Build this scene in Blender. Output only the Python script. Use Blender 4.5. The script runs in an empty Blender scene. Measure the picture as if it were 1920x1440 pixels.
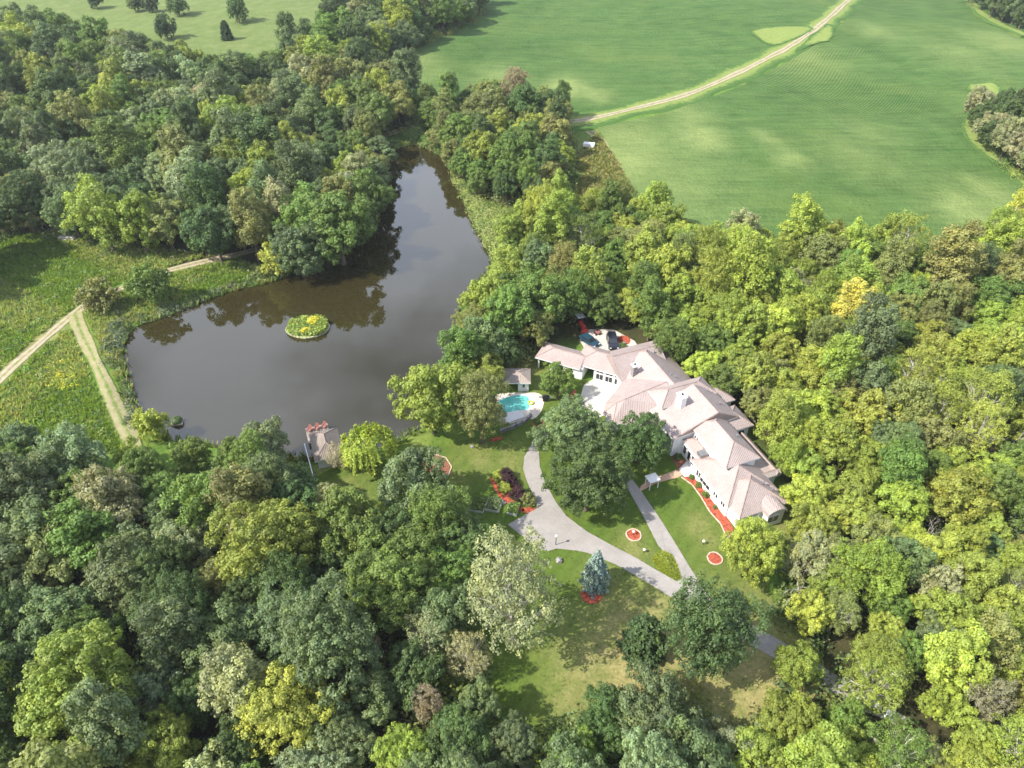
import bpy, math, random
import numpy as np
from mathutils import Vector
from mathutils.geometry import delaunay_2d_cdt

S = bpy.context.scene
C = S.collection
R_ = math.radians
random.seed(7)
rng = np.random.default_rng(7)

# ------------------------------------------------------------------ camera
CAM_H, PITCH, FPX = 85.0, R_(40), 1331.0        # height above the lawn, tilt below the horizon, focal length
cd = bpy.data.cameras.new('camera'); cam = bpy.data.objects.new('camera', cd); C.objects.link(cam)
cam.location = (0, 0, CAM_H); cam.rotation_euler = (R_(90) - PITCH, 0, 0)
cd.sensor_width = 36; cd.lens = 36 * FPX / 1920; cd.clip_start = 1; cd.clip_end = 20000
S.camera = cam
S.cycles.max_bounces = 5; S.cycles.diffuse_bounces = 3; S.cycles.glossy_bounces = 2; S.cycles.transmission_bounces = 3; S.cycles.volume_bounces = 0
S.render.resolution_x, S.render.resolution_y = 1024, 768

# ------------------------------------------------------------------ sky, sun, exposure
SUN_EL = R_(46)
SH = Vector((0.936, 0.35, 0)).normalized()      # direction in which shadows fall
SUN_AZ = math.atan2(-SH.x, -SH.y)               # compass bearing of the sun, from +Y towards +X
W = bpy.data.worlds.new('World'); S.world = W; W.use_nodes = True
nt = W.node_tree; N = nt.nodes; Lk = nt.links
bg = N['Background']; bg.inputs['Strength'].default_value = 0.105
sky = N.new('ShaderNodeTexSky'); sky.sky_type = 'NISHITA'; sky.sun_disc = False
sky.sun_elevation = SUN_EL; sky.sun_rotation = SUN_AZ
sky.air_density = 1.0; sky.dust_density = 1.2; sky.ozone_density = 1.0; sky.altitude = 250
tc = N.new('ShaderNodeTexCoord')
mp = N.new('ShaderNodeMapping'); mp.inputs['Scale'].default_value = (1.0, 1.0, 1.9); mp.inputs['Location'].default_value = (10.2, 5.4, 2.4)
nz = N.new('ShaderNodeTexNoise'); nz.inputs['Scale'].default_value = 2.3; nz.inputs['Detail'].default_value = 7
nz.inputs['Roughness'].default_value = 0.55
cr = N.new('ShaderNodeValToRGB'); cr.color_ramp.elements[0].position = 0.40; cr.color_ramp.elements[1].position = 0.64
cr.color_ramp.elements[1].color = (0.85, 0.85, 0.85, 1)
mx = N.new('ShaderNodeMix'); mx.data_type = 'RGBA'
mx.inputs['B'].default_value = (13.4, 14.9, 18.2, 1)
Lk.new(tc.outputs['Generated'], mp.inputs['Vector']); Lk.new(mp.outputs[0], nz.inputs['Vector'])
Lk.new(nz.outputs['Fac'], cr.inputs[0]); Lk.new(cr.outputs[0], mx.inputs['Factor'])
Lk.new(sky.outputs[0], mx.inputs['A']); Lk.new(mx.outputs['Result'], bg.inputs['Color'])
sd = bpy.data.lights.new('sun', 'SUN'); sd.energy = 5.0; sd.angle = R_(0.55); sd.color = (1.0, 0.95, 0.87)
so = bpy.data.objects.new('sun', sd); C.objects.link(so); so.location = (-60, 0, 120)
sdir = Vector((SH.x * math.cos(SUN_EL), SH.y * math.cos(SUN_EL), -math.sin(SUN_EL)))
so.rotation_euler = sdir.to_track_quat('-Z', 'Y').to_euler()
S.view_settings.view_transform = 'Standard'; S.view_settings.look = 'None'
S.view_settings.exposure = 0.64; S.view_settings.gamma = 1.0
try: S.view_settings.use_curve_mapping = False
except Exception: pass

# ------------------------------------------------------------------ survey: photograph point -> place on the ground
CT, ST = math.cos(PITCH), math.sin(PITCH)
def ray(px, py):
    u = (px - 960) / FPX; v = (py - 720) / FPX
    return u, CT - v * ST, -ST - v * CT
def at(px, py, z=0.0):
    dx, dy, dz = ray(px, py); t = (CAM_H - z) / -dz
    return (dx * t, dy * t)
def proj(x, y, z):
    zz = z - CAM_H; d = y * CT - zz * ST; up = y * ST + zz * CT
    return 960 + FPX * x / d, 720 - FPX * up / d, d
def smooth(a, b, x):
    t = np.clip((x - a) / (b - a), 0, 1); return t * t * (3 - 2 * t)
def inside(P, x, y):
    P = np.asarray(P, float); r = np.zeros(np.shape(x), bool); n = len(P)
    for i in range(n):
        x0, y0 = P[i]; x1, y1 = P[(i + 1) % n]
        if y0 == y1: continue
        c = ((y0 > y) != (y1 > y)) & (x < (x1 - x0) * (y - y0) / (y1 - y0) + x0); r ^= c
    return r
def distpoly(P, x, y, closed=True):
    P = np.asarray(P, float); d = np.full(np.shape(x), 1e9); n = len(P)
    for i in range(n if closed else n - 1):
        a = P[i]; b = P[(i + 1) % n]; ab = b - a; L2 = max(float(ab @ ab), 1e-9)
        t = np.clip(((x - a[0]) * ab[0] + (y - a[1]) * ab[1]) / L2, 0, 1)
        d = np.minimum(d, np.hypot(x - a[0] - t * ab[0], y - a[1] - t * ab[1]))
    return d
def sdf(P, x, y):
    d = distpoly(P, x, y); return np.where(inside(P, x, y), -d, d)
WATER = -0.8
POND = [at(a, b, WATER) for a, b in [(236, 628), (229, 665), (240, 720), (252, 760), (285, 802), (330, 826), (420, 838), (560, 860), (640, 850),
    (720, 838), (790, 805), (838, 730), (852, 650), (858, 600), (872, 560), (900, 525), (930, 502), (916, 470), (890, 420), (868, 370), (848, 330),
    (840, 300), (812, 283), (775, 270), (740, 279), (722, 310), (712, 345), (706, 380), (708, 425), (685, 447), (630, 485), (570, 507), (500, 531),
    (430, 546), (380, 566), (300, 597), (255, 612)]]
def hgt(x, y):
    x = np.asarray(x, float); y = np.asarray(y, float)
    d = sdf(POND, x, y)
    b = np.where(d < 0, WATER - 1.6 * smooth(0, 6, -d), WATER * (1 - smooth(0, 4.0, d)))
    f = smooth(15, 80, d) * smooth(165, 270, y)
    und = 1.3 * np.sin(x / 47 + 1) * np.sin(y / 61) + 0.9 * np.sin((x + y) / 36) + 0.5 * np.sin((x - 0.6 * y) / 21) + 2.6 * smooth(0, 240, y - 190)
    bump = 0.10 * np.sin(x / 3.1 + 1.3 * np.sin(y / 4.2)) * smooth(2, 8, d) * smooth(40, 90, np.abs(x - 15))
    return b + f * und + bump
def H1(x, y): return float(hgt(np.array([x]), np.array([y]))[0])
def gp(px, py):
    z = 0.0
    for _ in range(4):
        x, y = at(px, py, z); z = H1(x, y)
    return (x, y)

# ------------------------------------------------------------------ materials
def newmat(name):
    m = bpy.data.materials.new(name); m.use_nodes = True
    n = m.node_tree.nodes; b = n['Principled BSDF']
    return m, n, m.node_tree.links, b
def bumpy(n, l, b, fac, dist, strength=1.0):
    bp = n.new('ShaderNodeBump'); bp.inputs['Distance'].default_value = dist; bp.inputs['Strength'].default_value = strength
    l.new(fac, bp.inputs['Height']); l.new(bp.outputs[0], b.inputs['Normal'])
def wpos(n, l, scale=(1, 1, 1), rot=0):
    g = n.new('ShaderNodeNewGeometry'); m = n.new('ShaderNodeMapping')
    m.inputs['Scale'].default_value = scale; m.inputs['Rotation'].default_value = (0, 0, rot)
    l.new(g.outputs['Position'], m.inputs['Vector']); return m.outputs[0]
def noise(n, l, vec, scale, detail=4, rough=0.55):
    t = n.new('ShaderNodeTexNoise'); t.inputs['Scale'].default_value = scale; t.inputs['Detail'].default_value = detail
    t.inputs['Roughness'].default_value = rough; l.new(vec, t.inputs['Vector']); return t.outputs['Fac']
def ramp(n, l, fac, stops):
    r = n.new('ShaderNodeValToRGB'); e = r.color_ramp.elements
    while len(e) < len(stops): e.new(0.5)
    for q, (p, c) in zip(e, stops): q.position = p; q.color = (*c, 1)
    l.new(fac, r.inputs[0]); return r.outputs[0]
def mixc(n, l, fac, a, b, mode='MIX'):
    m = n.new('ShaderNodeMix'); m.data_type = 'RGBA'; m.blend_type = mode
    for s, v in (('Factor', fac), ('A', a), ('B', b)):
        if isinstance(v, (int, float)): m.inputs[s].default_value = v
        elif isinstance(v, tuple): m.inputs[s].default_value = (*v, 1)
        else: l.new(v, m.inputs[s])
    return m.outputs['Result']
def attr(n, name, kind='GEOMETRY'):
    a = n.new('ShaderNodeAttribute'); a.attribute_name = name; a.attribute_type = kind; return a
def mathn(n, l, op, a, b=None):
    m = n.new('ShaderNodeMath'); m.operation = op
    for i, v in enumerate((a, b)):
        if v is None: continue
        if isinstance(v, (int, float)): m.inputs[i].default_value = v
        else: l.new(v, m.inputs[i])
    return m.outputs[0]
def simple(name, col, rough=0.7, var=0.12, scale=3.0, metal=0.0, bump=0.0, spec=0.3):
    m, n, l, b = newmat(name)
    p = wpos(n, l); f = noise(n, l, p, scale, 5)
    lo = tuple(c * (1 - var) for c in col); hi = tuple(min(1, c * (1 + var)) for c in col)
    l.new(ramp(n, l, f, [(0.3, lo), (0.7, hi)]), b.inputs['Base Color'])
    b.inputs['Roughness'].default_value = rough; b.inputs['Metallic'].default_value = metal
    b.inputs['Specular IOR Level'].default_value = spec
    if bump: bumpy(n, l, b, f, bump)
    return m
M = {}
def leafmat(name, trans=0.30, gloss=0.5):
    m, n, l, b = newmat(name)
    oi = n.new('ShaderNodeObjectInfo'); a = attr(n, 'leafcol'); t = attr(n, 'tint')
    c = mixc(n, l, 1.0, oi.outputs['Color'], a.outputs['Color'], 'MULTIPLY')
    wn = noise(n, l, wpos(n, l), 0.55, 3)
    yel = mixc(n, l, 1.0, c, (1.16, 1.07, 0.8), 'MULTIPLY')
    c = mixc(n, l, ramp(n, l, wn, [(0.45, (0, 0, 0)), (0.7, (1, 1, 1))]), c, yel)
    sc = n.new('ShaderNodeVectorMath'); sc.operation = 'SCALE'
    l.new(c, sc.inputs[0]); l.new(t.outputs['Fac'], sc.inputs['Scale'])
    l.new(sc.outputs[0], b.inputs['Base Color'])
    b.inputs['Roughness'].default_value = 0.6; b.inputs['Specular IOR Level'].default_value = gloss
    tr = n.new('ShaderNodeBsdfTranslucent'); yl = mixc(n, l, 1.0, sc.outputs[0], (1.25, 1.25, 0.6), 'MULTIPLY'); l.new(yl, tr.inputs['Color'])
    ms = n.new('ShaderNodeMixShader'); ms.inputs[0].default_value = trans
    l.new(b.outputs[0], ms.inputs[1]); l.new(tr.outputs[0], ms.inputs[2]); l.new(ms.outputs[0], n['Material Output'].inputs['Surface'])
    return m
M['leaf'] = leafmat('foliage')
M['needle'] = leafmat('needles', 0.1, 0.3)
M['grassblade'] = leafmat('grass_blades', 0.3, 0.2)
M['bark'] = simple('bark', (0.16, 0.125, 0.095), 0.9, 0.35, 2.5)
M['palebark'] = simple('pale_bark', (0.52, 0.48, 0.42), 0.85, 0.3, 2.5)

def ground_mat():
    m, n, l, b = newmat('ground_cover')
    z = attr(n, 'zone'); sp = n.new('ShaderNodeSeparateColor'); l.new(z.outputs['Color'], sp.inputs[0])
    p = wpos(n, l); pv = wpos(n, l, (1, 1, 1))
    big = noise(n, l, p, 0.045, 5, 0.6); mid = noise(n, l, p, 0.22, 6, 0.65); fine = noise(n, l, p, 1.6, 5, 0.7)
    mixn = mathn(n, l, 'ADD', mathn(n, l, 'MULTIPLY', mid, 0.6), mathn(n, l, 'MULTIPLY', fine, 0.4))
    grass = ramp(n, l, mixn, [(0.30, (0.045, 0.085, 0.014)), (0.45, (0.10, 0.16, 0.025)), (0.56, (0.17, 0.21, 0.045)), (0.68, (0.27, 0.26, 0.09))])
    lush = ramp(n, l, mixn, [(0.3, (0.05, 0.11, 0.018)), (0.6, (0.13, 0.23, 0.035))])
    c = mixc(n, l, ramp(n, l, big, [(0.45, (0, 0, 0)), (0.58, (1, 1, 1))]), lush, grass)
    dry = ramp(n, l, mixn, [(0.3, (0.17, 0.17, 0.06)), (0.6, (0.34, 0.30, 0.13))])
    c = mixc(n, l, sp.outputs[1], c, dry)
    pale = ramp(n, l, mixn, [(0.3, (0.095, 0.145, 0.038)), (0.5, (0.14, 0.185, 0.055)), (0.65, (0.20, 0.225, 0.085))])
    c = mixc(n, l, sp.outputs[2], c, pale)
    litter = ramp(n, l, mixn, [(0.3, (0.03, 0.035, 0.014)), (0.5, (0.055, 0.055, 0.022)), (0.7, (0.10, 0.08, 0.04))])
    c = mixc(n, l, sp.outputs[0], c, litter)
    l.new(c, b.inputs['Base Color']); b.inputs['Roughness'].default_value = 0.95; b.inputs['Specular IOR Level'].default_value = 0.1
    bumpy(n, l, b, mixn, 0.5, 0.8)
    return m
M['ground'] = ground_mat()

def crop_mat():
    m, n, l, b = newmat('soybean_rows')
    p = wpos(n, l)
    # the rows follow the lie of the land: a planting direction bent by slow noise
    wn = n.new('ShaderNodeTexNoise'); wn.inputs['Scale'].default_value = 0.0065; wn.inputs['Detail'].default_value = 0.4
    l.new(p, wn.inputs['Vector'])
    off = n.new('ShaderNodeVectorMath'); off.operation = 'SCALE'; off.inputs['Scale'].default_value = 150.0
    l.new(wn.outputs['Color'], off.inputs[0])
    ad = n.new('ShaderNodeVectorMath'); ad.operation = 'ADD'; l.new(p, ad.inputs[0]); l.new(off.outputs[0], ad.inputs[1])
    mm = n.new('ShaderNodeMapping'); mm.inputs['Rotation'].default_value = (0, 0, R_(52)); l.new(ad.outputs[0], mm.inputs['Vector'])
    wv = n.new('ShaderNodeTexWave'); wv.inputs['Scale'].default_value = 0.30; wv.inputs['Distortion'].default_value = 0.5
    wv.inputs['Detail'].default_value = 2; l.new(mm.outputs[0], wv.inputs['Vector'])
    big = noise(n, l, p, 0.018, 5, 0.6); mid = noise(n, l, p, 0.11, 6, 0.6); fine = noise(n, l, p, 1.1, 4, 0.7)
    st = noise(n, l, wpos(n, l, (0.05, 0.5, 1), R_(-8)), 1.0, 4, 0.6)
    d = attr(n, 'dry')
    green = ramp(n, l, mid, [(0.33, (0.050, 0.112, 0.022)), (0.67, (0.082, 0.158, 0.036))])
    green = mixc(n, l, ramp(n, l, st, [(0.42, (0, 0, 0)), (0.60, (0.5, 0.5, 0.5))]), green, (0.120, 0.190, 0.050))
    yel = (0.31, 0.36, 0.12)
    k = mathn(n, l, 'MULTIPLY', ramp(n, l, big, [(0.52, (0, 0, 0)), (0.72, (0.55, 0.55, 0.55))]), 1.0)
    c = mixc(n, l, k, green, (0.145, 0.205, 0.045))
    c = mixc(n, l, mathn(n, l, 'MULTIPLY', d.outputs['Fac'], mathn(n, l, 'ADD', mid, 0.35)), c, yel)
    rows = ramp(n, l, wv.outputs['Fac'], [(0.25, (0.66, 0.70, 0.60)), (0.65, (1.06, 1.06, 1.06))])
    vis = ramp(n, l, noise(n, l, p, 0.012, 3), [(0.50, (0.0, 0.0, 0.0)), (0.60, (1, 1, 1))])
    c = mixc(n, l, vis, c, mixc(n, l, 1.0, c, rows, 'MULTIPLY'))
    l.new(c, b.inputs['Base Color']); b.inputs['Roughness'].default_value = 0.9; b.inputs['Specular IOR Level'].default_value = 0.15
    sp2 = noise(n, l, wpos(n, l, (0.35, 1.6, 1), R_(-6)), 0.5, 6, 0.75)
    c = mixc(n, l, 1.0, c, ramp(n, l, sp2, [(0.34, (0.82, 0.84, 0.80)), (0.5, (1, 1, 1)), (0.66, (1.12, 1.09, 1.08))]), 'MULTIPLY'); l.new(c, b.inputs['Base Color'])
    bumpy(n, l, b, mathn(n, l, 'ADD', fine, mathn(n, l, 'MULTIPLY', mid, 1.5)), 0.8, 0.9)
    return m
M['crop'] = crop_mat()

def lawn_mat():
    m, n, l, b = newmat('mown_lawn')
    p = wpos(n, l); d = attr(n, 'dry')
    mid = noise(n, l, p, 0.16, 5, 0.6); fine = noise(n, l, p, 2.2, 5, 0.7)
    st = n.new('ShaderNodeTexWave'); st.inputs['Scale'].default_value = 0.16; st.inputs['Distortion'].default_value = 1.2; st.inputs['Detail'].default_value = 1
    l.new(wpos(n, l, (1, 1, 1), R_(35)), st.inputs['Vector'])
    g = ramp(n, l, mid, [(0.3, (0.045, 0.094, 0.012)), (0.5, (0.079, 0.127, 0.018)), (0.7, (0.148, 0.166, 0.034))])
    g = mixc(n, l, 0.5, g, ramp(n, l, fine, [(0.25, (0.042, 0.085, 0.012)), (0.75, (0.125, 0.175, 0.034))]))
    g = mixc(n, l, mathn(n, l, 'MULTIPLY', st.outputs['Fac'], 0.25), g, (0.13, 0.20, 0.03))
    dr = ramp(n, l, fine, [(0.3, (0.20, 0.19, 0.06)), (0.7, (0.40, 0.33, 0.15))])
    k = mathn(n, l, 'MULTIPLY', d.outputs['Fac'], ramp(n, l, noise(n, l, p, 0.5, 5, 0.7), [(0.3, (0.25, 0.25, 0.25)), (0.62, (1, 1, 1))]))
    c = mixc(n, l, k, g, dr)
    l.new(c, b.inputs['Base Color']); b.inputs['Roughness'].default_value = 0.95; b.inputs['Specular IOR Level'].default_value = 0.1
    bumpy(n, l, b, fine, 0.12, 0.7)
    return m
M['lawn'] = lawn_mat()

def dirt_mat(name, cols, green):
    m, n, l, b = newmat(name)
    p = wpos(n, l); f = noise(n, l, p, 0.9, 6, 0.7); e = attr(n, 'edge')
    c = ramp(n, l, f, [(0.3, cols[0]), (0.7, cols[1])])
    gr = ramp(n, l, noise(n, l, p, 1.5, 4), [(0.3, green[0]), (0.7, green[1])])
    k = mathn(n, l, 'ADD', e.outputs['Fac'], mathn(n, l, 'MULTIPLY', mathn(n, l, 'SUBTRACT', noise(n, l, p, 0.6, 4, 0.7), 0.5), 1.3))
    c = mixc(n, l, ramp(n, l, k, [(0.35, (0, 0, 0)), (0.75, (1, 1, 1))]), c, gr)
    l.new(c, b.inputs['Base Color']); b.inputs['Roughness'].default_value = 0.95; b.inputs['Specular IOR Level'].default_value = 0.1
    bumpy(n, l, b, f, 0.25, 0.7)
    return m
M['dirt'] = dirt_mat('dirt_track', ((0.32, 0.25, 0.17), (0.46, 0.38, 0.28)), ((0.12, 0.17, 0.04), (0.24, 0.26, 0.08)))
M['grasstrack'] = dirt_mat('worn_grass_track', ((0.26, 0.24, 0.11), (0.38, 0.33, 0.19)), ((0.10, 0.17, 0.03), (0.20, 0.24, 0.06)))
M['verge'] = dirt_mat('grass_verge', ((0.15, 0.22, 0.045), (0.25, 0.285, 0.085)), ((0.055, 0.118, 0.024), (0.085, 0.16, 0.038)))

def concrete(name, a, bcol, s=0.35):
    m, n, l, b = newmat(name)
    p = wpos(n, l); f = noise(n, l, p, s, 6, 0.65); g = noise(n, l, p, 4.0, 4, 0.6)
    c = mixc(n, l, 0.35, ramp(n, l, f, [(0.3, a), (0.7, bcol)]), ramp(n, l, g, [(0.3, a), (0.7, bcol)]))
    crk = n.new('ShaderNodeTexVoronoi'); crk.feature = 'DISTANCE_TO_EDGE'; crk.inputs['Scale'].default_value = 0.16
    l.new(wpos(n, l, (1, 1, 1), 0.6), crk.inputs['Vector'])
    c = mixc(n, l, ramp(n, l, crk.outputs['Distance'], [(0.0, (0.35, 0.35, 0.35)), (0.006, (0, 0, 0))]), c, tuple(x * 0.55 for x in a))
    l.new(c, b.inputs['Base Color']); b.inputs['Roughness'].default_value = 0.85; b.inputs['Specular IOR Level'].default_value = 0.25
    bumpy(n, l, b, g, 0.02, 0.5)
    return m
M['drive'] = concrete('driveway_concrete', (0.25, 0.23, 0.208), (0.385, 0.352, 0.32))
M['court'] = concrete('court_paving', (0.46, 0.42, 0.36), (0.58, 0.53, 0.46))
M['deck'] = concrete('pool_deck_paving', (0.55, 0.46, 0.38), (0.66, 0.58, 0.50))
M['white_paving'] = concrete('white_paving', (0.66, 0.63, 0.60), (0.74, 0.72, 0.69))

def brick_mat():
    m, n, l, b = newmat('brick_paving')
    t = n.new('ShaderNodeTexBrick'); t.inputs['Scale'].default_value = 2.4
    t.inputs['Color1'].default_value = (0.48, 0.25, 0.15, 1); t.inputs['Color2'].default_value = (0.56, 0.36, 0.24, 1); t.inputs['Mortar'].default_value = (0.5, 0.42, 0.34, 1)
    l.new(wpos(n, l, (1, 1, 1), R_(-15)), t.inputs['Vector'])
    l.new(t.outputs['Color'], b.inputs['Base Color']); b.inputs['Roughness'].default_value = 0.85
    return m
M['brickpave'] = brick_mat()
M['mulch'] = simple('red_mulch', (0.35, 0.08, 0.042), 0.95, 0.55, 2.6, bump=0.1)
M['darkmulch'] = simple('brown_mulch', (0.24, 0.10, 0.06), 0.95, 0.4, 5.0, bump=0.08)
M['edging'] = simple('edging_stone', (0.62, 0.45, 0.34), 0.85, 0.2, 3)
M['stone'] = simple('wall_stone', (0.27, 0.25, 0.24), 0.9, 0.35, 2.2, bump=0.1)
M['white'] = simple('white_stucco', (0.80, 0.79, 0.77), 0.75, 0.035, 1.5, spec=0.25)
M['trim'] = simple('white_trim', (0.82, 0.81, 0.79), 0.5, 0.03, 2.0)
M['palewood'] = simple('pale_timber', (0.55, 0.47, 0.38), 0.8, 0.2, 4)
M['cap'] = simple('ridge_tile', (0.33, 0.245, 0.21), 0.8, 0.25, 2)
M['glass'] = simple('window_glass', (0.025, 0.03, 0.035), 0.08, 0.1, 1, spec=0.6)
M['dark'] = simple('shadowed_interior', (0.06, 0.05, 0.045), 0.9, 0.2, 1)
M['metal'] = simple('grey_metal', (0.4, 0.4, 0.41), 0.4, 0.1, 3, metal=0.8)
M['black'] = simple('black_rubber', (0.02, 0.02, 0.022), 0.6, 0.2, 4)

def roof_mat(name, lo, hi):
    m, n, l, b = newmat(name)
    p = wpos(n, l); f = noise(n, l, p, 0.35, 6, 0.65); g = noise(n, l, p, 3.5, 4, 0.7)
    uvn = n.new('ShaderNodeUVMap')
    tx = n.new('ShaderNodeTexWave'); tx.bands_direction = 'X'; tx.inputs['Scale'].default_value = 1.05; tx.inputs['Distortion'].default_value = 0.15
    ty = n.new('ShaderNodeTexWave'); ty.bands_direction = 'Y'; ty.wave_profile = 'SAW'; ty.inputs['Scale'].default_value = 0.9; ty.inputs['Distortion'].default_value = 0.3
    l.new(uvn.outputs[0], tx.inputs['Vector']); l.new(uvn.outputs[0], ty.inputs['Vector'])
    c = mixc(n, l, 0.4, ramp(n, l, f, [(0.32, lo), (0.68, hi)]), ramp(n, l, g, [(0.3, lo), (0.7, hi)]))
    br = n.new('ShaderNodeTexBrick'); br.inputs['Scale'].default_value = 1.0; br.inputs['Brick Width'].default_value = 0.32; br.inputs['Row Height'].default_value = 0.40
    br.inputs['Mortar Size'].default_value = 0.02
    br.inputs['Color1'].default_value = (0.90, 0.88, 0.88, 1); br.inputs['Color2'].default_value = (1.12, 1.06, 1.03, 1); br.inputs['Mortar'].default_value = (0.72, 0.66, 0.64, 1)
    l.new(uvn.outputs[0], br.inputs['Vector'])
    c = mixc(n, l, 0.5, c, mixc(n, l, 1.0, c, br.outputs['Color'], 'MULTIPLY'))
    l.new(c, b.inputs['Base Color']); b.inputs['Roughness'].default_value = 0.75; b.inputs['Specular IOR Level'].default_value = 0.3
    bumpy(n, l, b, mathn(n, l, 'ADD', tx.outputs['Fac'], ty.outputs['Fac']), 0.06, 0.8)
    return m
M['roof'] = roof_mat('roof_tiles', (0.345, 0.275, 0.252), (0.475, 0.395, 0.365))
M['boatroof'] = roof_mat('boathouse_roof_tiles', (0.19, 0.16, 0.135), (0.30, 0.255, 0.215))
M['dockwood'] = simple('dock_timber', (0.30, 0.255, 0.21), 0.85, 0.25, 3)
M['oldroof'] = roof_mat('weathered_roof_tiles', (0.31, 0.26, 0.225), (0.44, 0.375, 0.325))

def water_mat():
    m, n, l, b = newmat('pond_water')
    p = wpos(n, l)
    f = noise(n, l, p, 0.03, 3)
    l.new(ramp(n, l, f, [(0.35, (0.026, 0.0215, 0.0062)), (0.65, (0.031, 0.0255, 0.0085))]), b.inputs['Base Color'])
    b.inputs['Roughness'].default_value = 0.02; b.inputs['IOR'].default_value = 1.6; b.inputs['Specular IOR Level'].default_value = 0.5
    rp = noise(n, l, p, 0.8, 3, 0.5)
    bumpy(n, l, b, rp, 0.05, 0.03)
    return m
M['water'] = water_mat()
def pool_mat():
    m, n, l, b = newmat('pool_water')
    p = wpos(n, l); v = n.new('ShaderNodeTexVoronoi'); v.inputs['Scale'].default_value = 0.9; l.new(p, v.inputs['Vector'])
    l.new(ramp(n, l, noise(n, l, p, 0.35, 2), [(0.3, (0.09, 0.42, 0.36)), (0.7, (0.18, 0.58, 0.50))]), b.inputs['Base Color'])
    b.inputs['Roughness'].default_value = 0.05; b.inputs['IOR'].default_value = 1.33
    bumpy(n, l, b, noise(n, l, p, 2.0, 2), 0.03, 0.3)
    return m
M['pool'] = pool_mat()

# ------------------------------------------------------------------ mesh helpers
def mesh(name, V, F, mats, smoothf=False, midx=None):
    me = bpy.data.meshes.new(name); me.from_pydata([tuple(v) for v in V], [], [tuple(f) for f in F]); me.update()
    for m in (mats if isinstance(mats, (list, tuple)) else [mats]): me.materials.append(M[m] if isinstance(m, str) else m)
    if smoothf: me.polygons.foreach_set('use_smooth', [True] * len(me.polygons))
    if midx is not None: me.polygons.foreach_set('material_index', midx)
    return me
def link(name, me, parent=None, loc=None):
    o = bpy.data.objects.new(name, me); C.objects.link(o)
    if parent: o.parent = parent
    if loc is not None: o.location = loc
    return o
def tag(o, label=None, cat=None, group=None, kind=None):
    if label: o['label'] = label
    if cat: o['category'] = cat
    if group: o['group'] = group
    if kind: o['kind'] = kind
    return o
def thing(name, label, cat, loc, group=None, rz=0):
    o = bpy.data.objects.new(name, None); C.objects.link(o); o.location = loc; o.rotation_euler[2] = rz
    o.empty_display_size = 0.5
    return tag(o, label, cat, group)
class MB:                                        # a small mesh collector: boxes, tubes, polygons
    def __init__(s): s.V = []; s.F = []; s.I = []
    def add(s, V, F, mi=0):
        k = len(s.V); s.V += [tuple(map(float, v)) for v in V]; s.F += [tuple(i + k for i in f) for f in F]; s.I += [mi] * len(F); return s
    def box(s, c, size, rz=0, mi=0, taper=1.0):
        cx, cy, cz = c; x, y, z = (q / 2 for q in size); co, si = math.cos(rz), math.sin(rz); V = []
        for k, t in ((-1, 1), (1, taper)):
            for a, b in ((-1, -1), (1, -1), (1, 1), (-1, 1)):
                px, py = a * x * t, b * y * t; V.append((cx + px * co - py * si, cy + px * si + py * co, cz + k * z))
        return s.add(V, [(3, 2, 1, 0), (4, 5, 6, 7), (0, 1, 5, 4), (1, 2, 6, 5), (2, 3, 7, 6), (3, 0, 4, 7)], mi)
    def tube(s, pts, rad, n=6, mi=0, cap=True):
        pts = [Vector(p) for p in pts]; V = []; F = []
        for i, p in enumerate(pts):
            d = (pts[min(i + 1, len(pts) - 1)] - pts[max(i - 1, 0)]).normalized()
            a = d.cross(Vector((0.31, 0.17, 0.93)))
            if a.length < 1e-4: a = d.cross(Vector((1, 0, 0)))
            a.normalize(); b = d.cross(a); r = rad[i] if isinstance(rad, (list, tuple)) else rad
            for k in range(n):
                t = 2 * math.pi * k / n; V.append(p + (a * math.cos(t) + b * math.sin(t)) * r)
        for i in range(len(pts) - 1):
            for k in range(n):
                F.append((i * n + k, i * n + (k + 1) % n, (i + 1) * n + (k + 1) % n, (i + 1) * n + k))
        if cap: F.append(tuple(range(n - 1, -1, -1))); F.append(tuple((len(pts) - 1) * n + k for k in range(n)))
        return s.add(V, F, mi)
    def prism(s, poly, z0, z1, mi=0):
        n = len(poly); V = [(x, y, z0) for x, y in poly] + [(x, y, z1) for x, y in poly]
        return s.add(V, [tuple(range(n - 1, -1, -1)), tuple(range(n, 2 * n))] + [(i, (i + 1) % n, n + (i + 1) % n, n + i) for i in range(n)], mi)
    def build(s, name, mats, parent=None, smoothf=False, origin=None):
        o = origin if origin is not None else (parent_origin(parent) if parent else (0, 0, 0))
        V = [(v[0] - o[0], v[1] - o[1], v[2] - o[2]) for v in s.V]
        me = mesh(name, V, s.F, mats, smoothf, s.I)
        ob = link(name, me, parent)
        if not parent: ob.location = o
        return ob
def parent_origin(p):
    x, y, z = p.location
    while p.parent: p = p.parent; x += p.location[0]; y += p.location[1]; z += p.location[2]
    return (x, y, z)

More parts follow.
